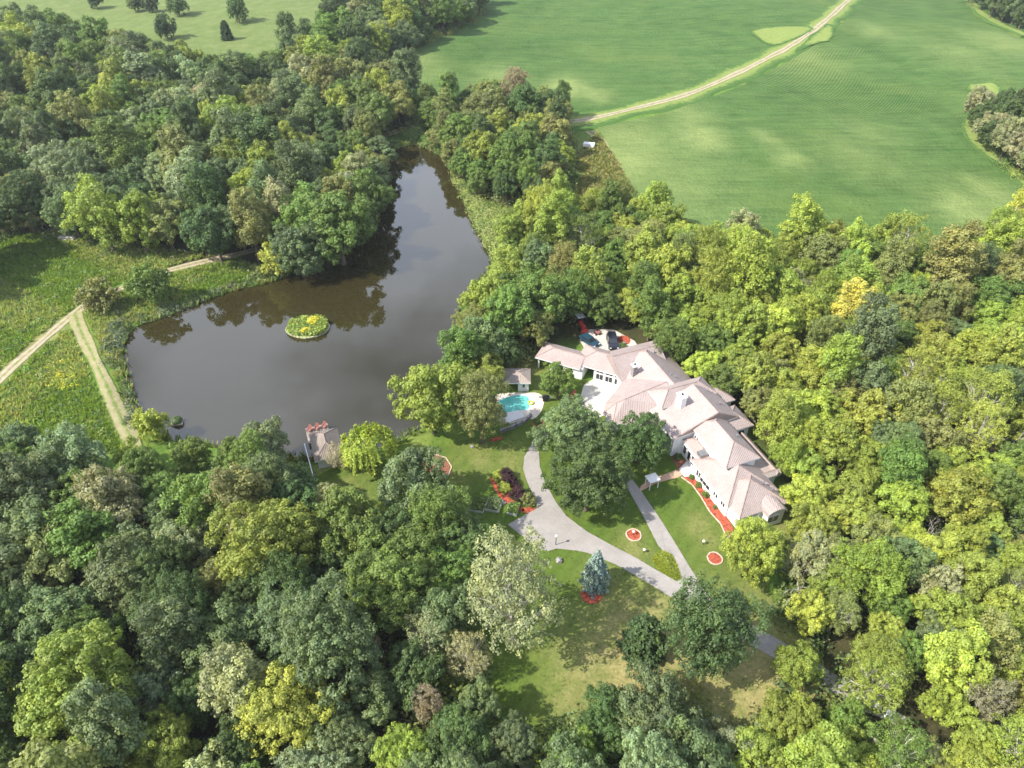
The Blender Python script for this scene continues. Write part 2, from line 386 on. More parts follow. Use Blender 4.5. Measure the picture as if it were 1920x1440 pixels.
def dens(P, step, jit=0.0, closed=True):
    out = []; n = len(P)
    for i in range(n if closed else n - 1):
        a = Vector((*P[i], 0)); b = Vector((*P[(i + 1) % n], 0)); k = max(1, int((b - a).length / step))
        for j in range(k):
            q = a.lerp(b, j / k)
            if jit and j: q += Vector((random.uniform(-jit, jit), random.uniform(-jit, jit), 0))
            out.append((q.x, q.y))
    if not closed: out.append(tuple(P[-1]))
    return out
def smoothpoly(P, it=2, closed=True):
    for _ in range(it):
        Q = []; n = len(P)
        if not closed: Q.append(P[0])
        for i in range(n if closed else n - 1):
            a, b = P[i], P[(i + 1) % n]
            Q += [(a[0] * .75 + b[0] * .25, a[1] * .75 + b[1] * .25), (a[0] * .25 + b[0] * .75, a[1] * .25 + b[1] * .75)]
        if not closed: Q.append(P[-1])
        P = Q
    return P
def sheet(name, poly, off, mat_, step=3.0, jit=0.0, attrs=None, kind='structure', thick=0.0):
    P = dens(poly, step, jit); A = np.array(P)
    x0, y0 = A.min(0); x1, y1 = A.max(0)
    gx, gy = np.meshgrid(np.arange(x0 + step / 2, x1, step), np.arange(y0 + step / 2, y1, step)); gx = gx.ravel(); gy = gy.ravel()
    if len(gx):
        k = sdf(P, gx, gy) < -step * 0.35
        pts = P + list(zip(gx[k], gy[k]))
    else: pts = list(P)
    v, e, f, *_ = delaunay_2d_cdt([Vector(p) for p in pts], [(i, (i + 1) % len(P)) for i in range(len(P))], [], 1, 1e-4)
    X = np.array([p.x for p in v]); Y = np.array([p.y for p in v]); Z = hgt(X, Y) + off
    F = []
    for t in f:
        a, b, c_ = (v[i] for i in t[:3])
        F.append(tuple(t) if (b - a).cross(c_ - a) > 0 else tuple(reversed(t)))
    V = list(zip(X, Y, Z))
    if thick:
        nb = len(P); k = len(V); V += [(V[i][0], V[i][1], V[i][2] - thick) for i in range(nb)]
        ccw = sum(P[i][0] * P[(i + 1) % nb][1] - P[(i + 1) % nb][0] * P[i][1] for i in range(nb)) > 0
        for i in range(nb):
            j = (i + 1) % nb; q = (k + i, k + j, j, i); F.append(q if ccw else tuple(reversed(q)))
    me = mesh(name, V, F, mat_)
    if attrs:
        for nm, fn in attrs.items():
            a = me.attributes.new(nm, 'FLOAT', 'POINT'); vals = np.zeros(len(V), np.float32); vals[:len(X)] = fn(X, Y); a.data.foreach_set('value', vals)
    o = link(name, me)
    if kind: o['kind'] = kind
    return o
def ribbon(name, line, width, off, mat_, ruts=False, kind='structure', wjit=0.15):
    fade = mat_ == 'verge'
    L = smoothpoly([tuple(p) for p in line], 2, False); L = dens(L, 2.0, 0, False); n = len(L)
    V = []; F = []; E = []; cols = (-1, -.8, -.55, -.3, 0, .3, .55, .8, 1)
    ev = (1.2, .6, -.1, .35, .75, .35, -.1, .6, 1.2) if ruts else ((1.4, .95, .6, .2, 0, .2, .6, .95, 1.4) if fade else (1, .5, .05, -.1, .1, -.1, .05, .5, 1))
    for i, (x, y) in enumerate(L):
        a = L[max(i - 1, 0)]; b = L[min(i + 1, n - 1)]; d = Vector((b[0] - a[0], b[1] - a[1], 0)).normalized(); nn = (-d.y, d.x)
        w = width / 2 * (1 + wjit * (math.sin(i * .37) + .6 * math.sin(i * .83 + 1)) + random.uniform(-.04, .04))
        for c_, e in zip(cols, ev):
            qx, qy = x + nn[0] * c_ * w, y + nn[1] * c_ * w; V.append((qx, qy)); E.append(e)
    A = np.array(V); Z = hgt(A[:, 0], A[:, 1]) + off; k = len(cols); Z[0::k] -= min(.4, off + .05); Z[k - 1::k] -= min(.4, off + .05)
    for i in range(n - 1):
        for j in range(k - 1): F.append((i * k + j, i * k + j + 1, (i + 1) * k + j + 1, (i + 1) * k + j)[::-1])
    me = mesh(name, [(x, y, z) for (x, y), z in zip(V, Z)], F, mat_)
    a = me.attributes.new('edge', 'FLOAT', 'POINT'); a.data.foreach_set('value', np.array(E, np.float32))
    o = link(name, me); o['kind'] = kind; return o

# ================================================================== THE SETTING
PX = lambda L: [gp(a, b) for a, b in L]
# woods (seen at crown height, about nine metres up)
PW = lambda L: [at(a, b, 7.0) for a, b in L]
W_LEFT = PW([(-260, 80), (-60, 66), (20, 58), (110, 62), (170, 92), (250, 100), (330, 128), (420, 142), (500, 136), (555, 118), (600, 74), (660, 22), (740, -10), (900, -30), (905, 8), (840, 45),
    (720, 95), (690, 118), (760, 145), (785, 190), (712, 232), (712, 300), (698, 385), (640, 440), (560, 470), (470, 470), (330, 452), (200, 430), (160, 408), (-260, 400)])
W_MID = PW([(800, 195), (860, 175), (960, 150), (1055, 180), (1078, 250), (1070, 315), (990, 345), (905, 330), (850, 300)])
W_RIGHT = PW([(985, 392), (1060, 372), (1180, 362), (1250, 392), (1330, 428), (1440, 440), (1600, 440), (1700, 468), (1760, 488), (1840, 455), (1930, 395), (2150, 330), (2250, 1500), (1440, 1500), (1420, 1330), (1520, 1230), (1500, 1090), (1520, 1000), (1530, 930), (1480, 830), (1400, 735),
    (1310, 668), (1230, 605), (1120, 585), (1060, 590), (985, 620), (900, 640), (880, 600), (930, 520), (945, 440)])
W_BOTTOM = PW([(-200, 815), (60, 815), (150, 842), (280, 852), (420, 815), (560, 850), (590, 905), (620, 960), (660, 985), (860, 985), (860, 1100), (850, 1180), (880, 1240), (900, 1310), (1000, 1370), (1120, 1310), (1300, 1270), (1420, 1340), (1440, 1560), (-150, 1600)])
W_EDGE = PW([(1830, 195), (1880, 180), (2050, 170), (2050, 320), (1920, 290), (1870, 255)])
W_TOPR = PW([(1815, -20), (1870, 18), (1930, 40), (2150, 60), (2150, -60), (1850, -60)])
WOODS = [W_LEFT, W_MID, W_RIGHT, W_BOTTOM, W_EDGE, W_TOPR]

def axis(lo, hi, step, far):
    a = list(np.arange(lo, hi + 1e-6, step)); return [lo - q for q in far[::-1]] + a + [hi + q for q in far]
gx = axis(-150, 150, 1.5, [4, 10, 20, 34, 52, 75, 105, 150, 220, 330, 500, 800, 1300, 2200, 4000])
gy = axis(18, 270, 1.5, [4, 9, 15, 22, 30, 40, 52, 66, 84, 106, 135, 175, 230, 320, 450, 650, 1000, 1600, 2600, 4200])
GX, GY = np.meshgrid(np.array(gx), np.array(gy)); gxr, gyr = GX.ravel(), GY.ravel()
GZ = hgt(gxr, gyr)
FIELD_A = PX([(690, 112), (760, 88), (880, 32), (930, -10), (960, -90), (1700, -150), (1760, -150), (1640, -40), (1588, 2), (1540, 48), (1440, 106), (1330, 156), (1200, 193), (1108, 220), (1050, 222), (940, 200), (780, 178), (745, 140)])
FIELD_B = PX([(1120, 240), (1250, 212), (1370, 170), (1500, 102), (1565, 62), (1612, 4), (1665, -40), (1790, -150), (2300, -150), (2050, 30), (1920, 62), (1860, 38), (1812, 2), (1830, 36), (1925, 78), (2100, 150), (2060, 190), (1920, 190), (1868, 168),
    (1832, 205), (1815, 232), (1822, 262), (1868, 296), (1925, 345), (2000, 370), (1925, 385), (1850, 432), (1790, 478), (1720, 478), (1600, 455), (1440, 452), (1330, 438), (1240, 395), (1185, 350), (1150, 290)])
fm = np.minimum(sdf(FIELD_A, gxr, gyr), sdf(FIELD_B, gxr, gyr))
GZ = GZ - 0.45 * smooth(0.5, -4, fm) * (gyr > 120)
nx, ny = len(gx), len(gy)
GF = [(j * nx + i, j * nx + i + 1, (j + 1) * nx + i + 1, (j + 1) * nx + i) for j in range(ny - 1) for i in range(nx - 1)]
gme = mesh('ground', np.c_[gxr, gyr, GZ], GF, 'ground', True)
fo = np.zeros(len(gxr))
for w in WOODS: fo = np.maximum(fo, smooth(3.0, -3.0, sdf(w, gxr, gyr)))
dry = np.zeros(len(gxr))
for (a, b, r, k) in [(1120, 330, 14, .8), (1090, 300, 10, .7), (250, 455, 14, .6), (160, 470, 16, .5), (40, 560, 10, .4), (30, 640, 12, .8), (180, 800, 7, .7), (60, 740, 8, .5), (150, 770, 6, .4), (330, 480, 10, .4), (1110, 275, 8, .5), (60, 10, 40, .7), (1700, 500, 6, .6), (1790, 480, 6, .9)]:
    x, y = gp(a, b); dry = np.maximum(dry, k * np.exp(-((gxr - x) ** 2 + (gyr - y) ** 2) / r ** 2))
pale = np.zeros(len(gxr))
TL = PX([(-300, 60), (0, 70), (200, 60), (330, 110), (560, 105), (640, 50), (900, -30), (700, -200), (-700, -200)])
pale = np.maximum(pale, smooth(4, -6, sdf(TL, gxr, gyr)))
za = gme.color_attributes.new('zone', 'FLOAT_COLOR', 'POINT')
za.data.foreach_set('color', np.c_[fo, dry, pale, np.ones(len(gxr))].astype(np.float32).ravel())
tag(link('ground', gme), kind='structure')

big = [(p[0] * 1.0, p[1]) for p in POND]
cx, cy = np.mean([p[0] for p in POND]), np.mean([p[1] for p in POND])
def grow(P, d):
    out = []; n = len(P); s = sum(P[i][0] * P[(i + 1) % n][1] - P[(i + 1) % n][0] * P[i][1] for i in range(n)); sg = 1 if s > 0 else -1
    for i in range(n):
        a = Vector(P[i - 1]); b = Vector(P[(i + 1) % n]); t = (b - a).normalized(); out.append((P[i][0] + t.y * d * sg, P[i][1] - t.x * d * sg))
    return out
pw = grow(POND, 2.0)
wme = mesh('pond_water', [(x, y, WATER) for x, y in pw], [tuple(range(len(pw)))], 'water')
wo = link('pond_water', wme); wo['kind'] = 'structure'
if wme.polygons[0].normal.z < 0: wme.flip_normals()

def patches(L):
    L = [(*gp(a, b), r, k) for a, b, r, k in L]
    def fn(x, y):
        d = np.zeros(len(x))
        for px, py, r, k in L: d = np.maximum(d, k * np.exp(-((x - px) ** 2 + ((y - py) * 0.6) ** 2) / r ** 2))
        return d
    return fn
sheet('crop_field', FIELD_A, 0.25, 'crop', 5.0, 0.5, thick=0.7, attrs={'dry': patches([(1060, 165, 7, 1), (1120, 180, 5, .7), (780, 110, 6, .7), (800, 130, 10, .4), (930, 150, 10, .4)])})
sheet('crop_field', FIELD_B, 0.25, 'crop', 5.0, 0.5, thick=0.7, attrs={'dry': patches([(1315, 258, 7, .9), (1290, 215, 9, .4), (1620, 300, 12, .35), (1640, 60, 9, .4), (1830, 400, 10, .7), (1850, 360, 7, .6), (1880, 80, 14, .5), (1800, 100, 14, .3), (1485, 300, 5, .6), (1440, 260, 4, .6), (1180, 260, 12, .6), (1160, 300, 14, .7), (1260, 350, 16, .4), (1220, 300, 20, .4), (1630, 250, 9, .3), (1500, 110, 14, .4)])})
TRACK = [(1005, 235), (1075, 230), (1130, 220), (1200, 203), (1280, 183), (1345, 156), (1420, 120), (1500, 78), (1555, 36), (1590, 2), (1625, -35), (1700, -110)]
ribbon('grass_verge', PX(TRACK), 15, 0.32, 'verge')
ribbon('dirt_road', PX(TRACK), 3.4, 0.42, 'dirt', True)
PG = smoothpoly(PX([(1400, 58), (1460, 50), (1535, 50), (1500, 72), (1450, 90), (1425, 78)]), 1); sheet('grass_patch', PG, 0.45, 'verge', 2.5, .6, {'edge': (lambda G: (lambda x, y: 1.0 * smooth(2.5, 0, -sdf(G, x, y))))(PG)})
PG = smoothpoly(PX([(1560, 40), (1565, 78), (1530, 82), (1480, 105), (1520, 70)]), 1); sheet('grass_patch', PG, 0.5, 'verge', 2.5, .6, {'edge': (lambda G: (lambda x, y: 1.0 * smooth(2.5, 0, -sdf(G, x, y))))(PG)})
PG = smoothpoly(PX([(1800, 162), (1850, 155), (1872, 158), (1880, 180), (1862, 202), (1842, 190)]), 1); sheet('grass_patch', PG, 0.45, 'verge', 2.5, .6, {'edge': (lambda G: (lambda x, y: 1.0 * smooth(2.5, 0, -sdf(G, x, y))))(PG)})
ribbon('dirt_road', PX([(660, 272), (717, 256), (760, 241), (807, 232), (900, 229), (1005, 235)]), 3.4, 0.10, 'grasstrack', True)
ribbon('dirt_road', PX([(1105, 246), (1140, 275), (1160, 305), (1168, 335)]), 3.4, 0.16, 'grasstrack', True)
ribbon('dirt_road', PX([(-60, 770), (0, 710), (50, 665), (88, 632), (122, 602), (152, 578), (200, 552), (240, 535), (300, 512), (350, 498), (430, 481), (500, 462)]), 2.5, 0.10, 'dirt', True)
ribbon('dirt_road', PX([(140, 588), (152, 622), (168, 655), (190, 700), (210, 745), (230, 790), (250, 830), (268, 868)]), 3.0, 0.11, 'grasstrack', True)
ribbon('dirt_road', PX([(1925, 388), (1850, 438), (1780, 484), (1745, 512)]), 3.5, 0.3, 'dirt')
ribbon('grass_verge', PX([(1868, 166), (1834, 205), (1816, 235), (1826, 265), (1872, 300), (1930, 348)]), 6, 0.34, 'verge')
ribbon('grass_verge', PX([(1795, -30), (1820, 5), (1855, 38), (1930, 70)]), 7, 0.34, 'verge')

LAWN = smoothpoly(PX([(570, 905), (660, 862), (740, 845), (830, 838), (925, 812), (990, 770), (1000, 735), (1000, 690), (935, 690), (935, 660), (1010, 655), (1080, 690), (1180, 800), (1250, 800), (1330, 850), (1480, 930), (1545, 985), (1500, 1020), (1450, 1040), (1430, 1110),
    (1500, 1180), (1560, 1250), (1500, 1350), (1340, 1375), (1200, 1390), (1060, 1405), (960, 1345), (890, 1290), (870, 1200), (850, 1090), (700, 1010), (600, 970)]), 2)
sheet('lawn', LAWN, 0.04, 'lawn', 1.5, 0.1, {'dry': patches([(1130, 1240, 4.5, 1), (1200, 1248, 6, 1.5), (1260, 1180, 4.5, 1.1), (1290, 1280, 5, 1.4), (1275, 1130, 3, .8), (1080, 1290, 4, .7), (1130, 1095, 2.5, .8), (1060, 1230, 3, .6), (1190, 1035, 2.5, .6), (960, 690, 5, 1), (960, 870, 3, .5), (900, 860, 2.5, .5), (1310, 985, 2, .6), (1330, 1010, 2.5, .4), (1440, 1300, 8, 1.3), (1340, 1300, 7, 1.1), (850, 900, 3, .3), (650, 960, 4, .6), (1480, 985, 4, .6)])})

DRIVE = PX([(1012, 812), (1000, 827), (983, 857), (981, 880), (987, 900), (1000, 930), (1008, 953), (952, 984), (991, 1015), (1012, 1029), (1027, 1034), (1044, 1029), (1082, 1033), (1102, 1037), (1155, 1059), (1216, 1094), (1277, 1132), (1340, 1172), (1440, 1228), (1520, 1275), (1600, 1320), (1680, 1360),
    (1700, 1345), (1620, 1300), (1545, 1252), (1460, 1200), (1370, 1148), (1330, 1122), (1306, 1084), (1292, 1062), (1274, 1032), (1242, 980), (1200, 918), (1182, 895), (1165, 902), (1180, 922), (1210, 976), (1234, 1023), (1243, 1033), (1262, 1041), (1272, 1066), (1279, 1086), (1269, 1091), (1228, 1068), (1190, 1045), (1149, 1024), (1102, 998), (1087, 987), (1062, 968), (1043, 943), (1023, 907), (1012, 875), (1010, 837), (1030, 812)])
sheet('driveway', DRIVE, 0.09, 'drive', 2.5, 0.0, thick=0.1)
sheet('courtyard_paving', PX([(1085, 755), (1095, 722), (1130, 700), (1180, 725), (1165, 745), (1140, 775), (1110, 790)]), 0.085, 'court', 3, thick=0.1)
sheet('parking_court', PX([(1100, 660), (1085, 635), (1105, 618), (1150, 618), (1190, 640), (1200, 655), (1160, 672)]), 0.085, 'court', 3, thick=0.1)
sheet('brick_path', smoothpoly(PX([(1198, 922), (1203, 908), (1232, 895), (1278, 878), (1284, 893), (1232, 905), (1206, 919)]), 1), 0.095, 'brickpave', 2, thick=0.1)
sheet('entry_paving', PX([(1273, 880), (1291, 862), (1304, 892), (1283, 895)]), 0.12, 'white_paving', 2, thick=0.12)

# mulch beds with their edging
FB = PX([(1280, 894), (1303, 890), (1327, 924), (1360, 965), (1376, 995), (1364, 1008), (1353, 982), (1333, 960), (1315, 930), (1300, 909)])
def bed(name, poly, m='mulch', off=0.10): return tag(sheet(name, poly, off, m, 1.2, 0.05, kind=None, thick=0.12), kind='structure')
bed('mulch_bed', FB)
bed('mulch_bed', PX([(1258, 858), (1266, 850), (1276, 862), (1290, 866), (1290, 876), (1273, 882)]), 'darkmulch')
bed('mulch_bed', smoothpoly(PX([(916, 893), (926, 900), (938, 915), (968, 913), (972, 922), (950, 928), (962, 940), (985, 955), (980, 962), (958, 948), (938, 936), (924, 912)]), 1))
bed('mulch_bed', smoothpoly(PX([(975, 955), (998, 950), (1006, 955), (985, 965)]), 1))
bed('mulch_bed', smoothpoly(PX([(996, 795), (1008, 786), (1025, 790), (1028, 802), (1010, 806), (1000, 800)]), 1))
bed('mulch_bed', smoothpoly(PX([(916, 824), (940, 818), (945, 823), (920, 830)]), 1))
bed('mulch_bed', smoothpoly(PX([(1050, 757), (1066, 744), (1078, 730), (1082, 734), (1070, 752), (1054, 763)]), 1))
bed('mulch_bed', smoothpoly(PX([(1155, 634), (1170, 628), (1184, 636), (1178, 648), (1160, 644)]), 1))
bed('mulch_bed', smoothpoly(PX([(780, 862), (812, 853), (834, 860), (845, 876), (838, 894), (815, 898)]), 1), 'darkmulch')
def disc(px, py, r, n=26): x, y = gp(px, py); return [(x + r * math.cos(t) * random.uniform(.95, 1.05), y + r * math.sin(t) * random.uniform(.95, 1.05)) for t in (2 * math.pi * i / n for i in range(n))]
for a, b, r in [(1188, 1004, 1.0), (1340, 1048, 0.95), (1109, 1115, 1.5)]: bed('mulch_bed', disc(a, b, r))
def edging(line, w=0.16, h=0.16, closed=False, label=None, seg=0.62):
    L = dens([tuple(p) for p in line], seg, 0, closed); root = thing('bed_edging', label, 'edging', (L[0][0], L[0][1], 0))
    n = len(L)
    for i in range(n if closed else n - 1):
        a, b = L[i], L[(i + 1) % n]; d = math.hypot(b[0] - a[0], b[1] - a[1])
        MB().box(((a[0] + b[0]) / 2, (a[1] + b[1]) / 2, 0.10), (d * 0.94, w * random.uniform(.85, 1.15), h * random.uniform(.9, 1.2)), math.atan2(b[1] - a[1], b[0] - a[0])).build('edging_stone', 'edging', root)
edging(PX([(1277, 895), (1298, 910), (1313, 931), (1331, 961), (1351, 983), (1363, 1010), (1377, 998)]), label='pale stone edging along the red mulch bed beside the white wing', seg=0.9)
edging(PX([(812, 852), (836, 859), (847, 876), (839, 896)]), label='tan stone edging curving round the bed of the lawn tree above the garden beds', seg=0.9)
edging(disc(1340, 1048, 1.05, 18), label='pale stone ring round the bare red mulch circle on the side lawn', closed=True)
edging(disc(1188, 1004, 1.1, 18), label='pale stone ring round the shaded mulch circle between the two drives', closed=True)

# ================================================================== TREES
PAL = {'dark green': (0.095, 0.155, 0.042), 'blue-green': (0.150, 0.210, 0.080), 'mid-green': (0.150, 0.230, 0.045), 'yellow-green': (0.275, 0.340, 0.055), 'lime-green': (0.36, 0.42, 0.07),
       'olive': (0.23, 0.255, 0.075), 'grey-olive': (0.31, 0.33, 0.16), 'golden yellow': (0.47, 0.47, 0.09), 'tan': (0.31, 0.29, 0.17), 'silver-green': (0.26, 0.32, 0.155), 'slate-blue': (0.25, 0.33, 0.31), 'black-green': (0.06, 0.105, 0.035), 'plum': (0.055, 0.022, 0.03)}
def unit(a): return a / np.maximum(np.linalg.norm(a, axis=-1, keepdims=True), 1e-9)
def leaf_mesh(name, P, Nn, size, tint, mat_, col=None, aspect=1.35, rg=rng):
    n = len(P); r = unit(rg.normal(size=(n, 3))); T = unit(np.cross(Nn, r)); B = np.cross(Nn, T)
    s = (size * rg.uniform(0.65, 1.3, n))[:, None]
    a = T * s * aspect * 0.5; b = B * s * 0.5
    V = np.empty((n, 4, 3)); V[:, 0] = P - a; V[:, 1] = P + b - 0.1 * a + Nn * s * 0.06; V[:, 2] = P + a; V[:, 3] = P - b - 0.1 * a + Nn * s * 0.06
    me = bpy.data.meshes.new(name); me.vertices.add(4 * n); me.vertices.foreach_set('co', V.astype(np.float32).ravel())
    me.loops.add(4 * n); me.loops.foreach_set('vertex_index', np.arange(4 * n, dtype=np.int32))
    me.polygons.add(n); me.polygons.foreach_set('loop_start', np.arange(0, 4 * n, 4, dtype=np.int32))
    me.polygons.foreach_set('loop_total', np.full(n, 4, np.int32)) if False else None
    me.update(calc_edges=True)
    t = me.attributes.new('tint', 'FLOAT', 'POINT'); t.data.foreach_set('value', np.repeat(tint, 4).astype(np.float32))
    c = me.color_attributes.new('leafcol', 'FLOAT_COLOR', 'POINT')
    if col is None: cc = np.ones((4 * n, 4), np.float32)
    else: cc = np.c_[np.repeat(col, 4, axis=0), np.ones(4 * n)].astype(np.float32)
    c.data.foreach_set('color', cc.ravel()); me.materials.append(M[mat_]); return me
def crown_pts(rg, R=5.0, RZ=4.6, zc=8.6, nl=13, ns=18, nleaf=48, shape='round', hollow=0.18, cl=(.42, .95)):
    """lobes -> twig clumps -> leaves; returns points, normals, tints and the lobe centres for the limbs"""
    P = []; Nn = []; Tt = []; lob = []
    ga = math.pi * (3 - math.sqrt(5))
    for i in range(nl):
        zz = 1 - 1.84 * (i + 0.5) / nl; th = i * ga + rg.uniform(-.45, .45); rr = math.sqrt(max(0, 1 - zz * zz))
        if shape == 'tall': rr *= 0.85
        k = rg.uniform(0.42, 0.82)
        c = np.array([rr * math.cos(th) * R * k, rr * math.sin(th) * R * k, zc + zz * RZ * k])
        lr = R * rg.uniform(0.24, 0.44); lob.append(c)
        tl = rg.uniform(0.85, 1.15); oc = unit(c - np.array([0, 0, zc - RZ * .35])); m = max(5, int(ns * (lr / (R * .34)) ** 1.6))
        for j in range(m):
            d = unit(rg.normal(size=3) + 0.8 * oc + np.array([0, 0, 0.25]))
            sc = c + d * lr * rg.uniform(0.65, 1.25) * np.array([1, 1, .9]); sr = rg.uniform(*cl)
            n = int(nleaf * rg.uniform(.7, 1.3) * (sr / .65) ** 1.6)
            q = unit(rg.normal(size=(n, 3)) + 0.5 * d + np.array([0, 0, .35])); rad = sr * np.minimum(rg.uniform(.45, 1.0, n) + rg.exponential(.10, n), 1.6)[:, None] * np.array([1, 1, .75])
            P.append(sc + q * rad); Nn.append(unit(q * 1.25 + rg.normal(size=(n, 3)) * .38 + np.array([0, 0, .35])))
            Tt.append(np.clip(rg.normal(tl * rg.uniform(.82, 1.18), .13, n), .45, 1.6))
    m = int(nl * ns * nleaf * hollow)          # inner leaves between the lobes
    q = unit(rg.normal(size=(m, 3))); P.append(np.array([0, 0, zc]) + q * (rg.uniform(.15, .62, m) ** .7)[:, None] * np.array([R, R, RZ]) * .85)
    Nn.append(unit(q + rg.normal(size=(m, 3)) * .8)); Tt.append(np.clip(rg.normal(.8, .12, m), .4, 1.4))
    P = np.concatenate(P); r = np.hypot(P[:, 0], P[:, 1]); f = R / np.percentile(r, 97); P[:, 0] *= f; P[:, 1] *= f
    zt = np.percentile(P[:, 2], 98.5); P[:, 2] = np.where(P[:, 2] > zc, zc + (P[:, 2] - zc) * RZ / (zt - zc), P[:, 2])
    return P, np.concatenate(Nn), np.concatenate(Tt), [c * np.array([f, f, 1]) for c in lob]
def trunk_mb(rg, lobes, zc, r0=0.32, fork=0.45, wig=0.3, n=6, twigs=0):
    mb = MB(); top = np.array([rg.uniform(-.3, .3), rg.uniform(-.3, .3), zc * 0.95])
    pts = [(0, 0, -0.4), (0, 0, 0.3)] + [tuple(top * t + np.array([rg.uniform(-wig, wig) * t, rg.uniform(-wig, wig) * t, 0])) for t in (.25, .5, .75, 1)]
    mb.tube(pts, [r0 * 1.5, r0 * 1.1, r0 * .9, r0 * .7, r0 * .45, r0 * .2], n)
    for c in lobes:
        t = rg.uniform(fork * .8, .8); s = np.array([0, 0, 0]) + top * t
        mid = (s + c) / 2 + np.array([0, 0, -0.1 * np.linalg.norm(c - s)]) + rg.normal(size=3) * wig * .5
        mb.tube([s, mid, c], [r0 * .42, r0 * .26, r0 * .08], 5)
        for _ in range(twigs):
            e = c + unit(rg.normal(size=3) + np.array([0, 0, .4]) + 0.6 * unit(c - np.array([0, 0, zc]))) * rg.uniform(1.0, 2.4)
            b = mid + (c - mid) * rg.uniform(.2, 1)
            mb.tube([b, (b + e) / 2 + rg.normal(size=3) * .15, e], [r0 * .14, r0 * .08, r0 * .02], 4, cap=False)
    return mb
PROTO = {}      # kind -> list of (crown mesh, trunk mesh, R, total height, crown centre height)
def mkproto(kind, seed, leaf=0.34, trunkmat='bark', twigs=0, r0=.32, leafmat_='leaf', **kw):
    rg = np.random.default_rng(seed)
    P, Nn, T, lob = crown_pts(rg, **kw)
    me = leaf_mesh(kind + '_crown', P, Nn, np.full(len(P), leaf), T, leafmat_, rg=rg)
    zc = kw.get('zc', 8.6)
    mb = trunk_mb(rg, lob, zc, r0=r0, twigs=twigs)
    tm = mesh(kind + '_trunk', mb.V, mb.F, trunkmat, True)
    PROTO.setdefault(kind, []).append((me, tm, kw.get('R', 5.0), zc + kw.get('RZ', 4.6), zc))
for s in range(5): mkproto('round', 100 + s, leaf=.25, R=5, RZ=4.3, zc=6.2, nl=15)
for s in range(4): mkproto('lobed', 200 + s, leaf=.25, R=5.4, RZ=4.4, zc=6.1, nl=12, ns=22)
for s in range(3): mkproto('tall', 300 + s, leaf=.25, R=4.0, RZ=6.4, zc=7.6, nl=16, ns=15, shape='tall')
for s in range(4): mkproto('big', 400 + s, leaf=0.20, R=5.6, RZ=5.2, zc=6.6, nl=20, ns=24, nleaf=60, cl=(.42, .8))
for s in range(2): mkproto('fine', 500 + s, leaf=0.20, R=5.4, RZ=5.6, zc=7.4, nl=24, ns=20, nleaf=34, hollow=.2, twigs=1, cl=(.4, .9))
for s in range(3): mkproto('sparse', 600 + s, leaf=0.19, trunkmat='palebark', twigs=5, R=5.2, RZ=6.2, zc=8.0, nl=24, ns=16, nleaf=29, hollow=.08, r0=.36, cl=(.4, .8))
for s in range(3): mkproto('bush', 700 + s, leaf=0.24, R=3.0, RZ=2.4, zc=2.2, nl=12, ns=14, nleaf=34, r0=.16, cl=(.35, .6))
def mkconifer(kind, seed, R, Hh, leaf, n, droop, tight, base=0.0):
    rg = np.random.default_rng(seed); P = []; Nn = []; T = []; mb = MB()
    mb.tube([(0, 0, -.3), (0, 0, Hh * .5), (0, 0, Hh * .97)], [R * .09, R * .05, .02], 6)
    tiers = int(Hh / (0.62 if tight else .55))
    for i in range(tiers):
        t = (i + .5) / tiers; z = base + (Hh - base) * t; rr = R * ((1 - t) ** (.36 if tight else .74)) * (1 if t > .12 else .75 + 2 * t)
        nb = max(5, int(11 * rr / R) + 4); a0 = rg.uniform(0, 6.28)
        for j in range(nb):
            a = a0 + 6.283 * j / nb + rg.uniform(-.2, .2); L = rr * rg.uniform(.8, 1.1); d = np.array([math.cos(a), math.sin(a), 0])
            m = max(8, int(n * L / R)); s = rg.uniform(.15, 1, m) ** .7
            wv = np.array([-d[1], d[0], 0]); side = rg.normal(0, .16, m) * L * (1.15 - s) * 1.3
            q = d * (s * L)[:, None] + wv * side[:, None]; q[:, 2] += z - droop * (s * L) ** 1.15 + rg.normal(0, .11, m)
            P.append(q); Nn.append(unit(rg.normal(size=(m, 3)) * .55 + np.array([0, 0, .7]) + d * .5)); T.append(np.clip(rg.normal(rg.uniform(.8, 1.2), .15, m), .4, 1.6))
            if not tight: mb.tube([(0, 0, z), tuple(d * L * .85 + np.array([0, 0, z - droop * L]))], [.05, .015], 4, cap=False)
    P = np.concatenate(P); me = leaf_mesh(kind, P, np.concatenate(Nn), np.full(len(P), leaf), np.concatenate(T), 'needle', aspect=2.0, rg=rg)
    PROTO.setdefault(kind, []).append((me, mesh(kind + '_trunk', mb.V, mb.F, 'bark', True), R, Hh, Hh * .45))
for s in range(2): mkconifer('cedar', 800 + s, 2.9, 7.5, .30, 75, .1, True)
mkconifer('spruce', 820, 3.7, 10.6, .24, 95, .20, False)
mkconifer('pine', 830, 3.6, 9.0, .26, 80, .05, True)
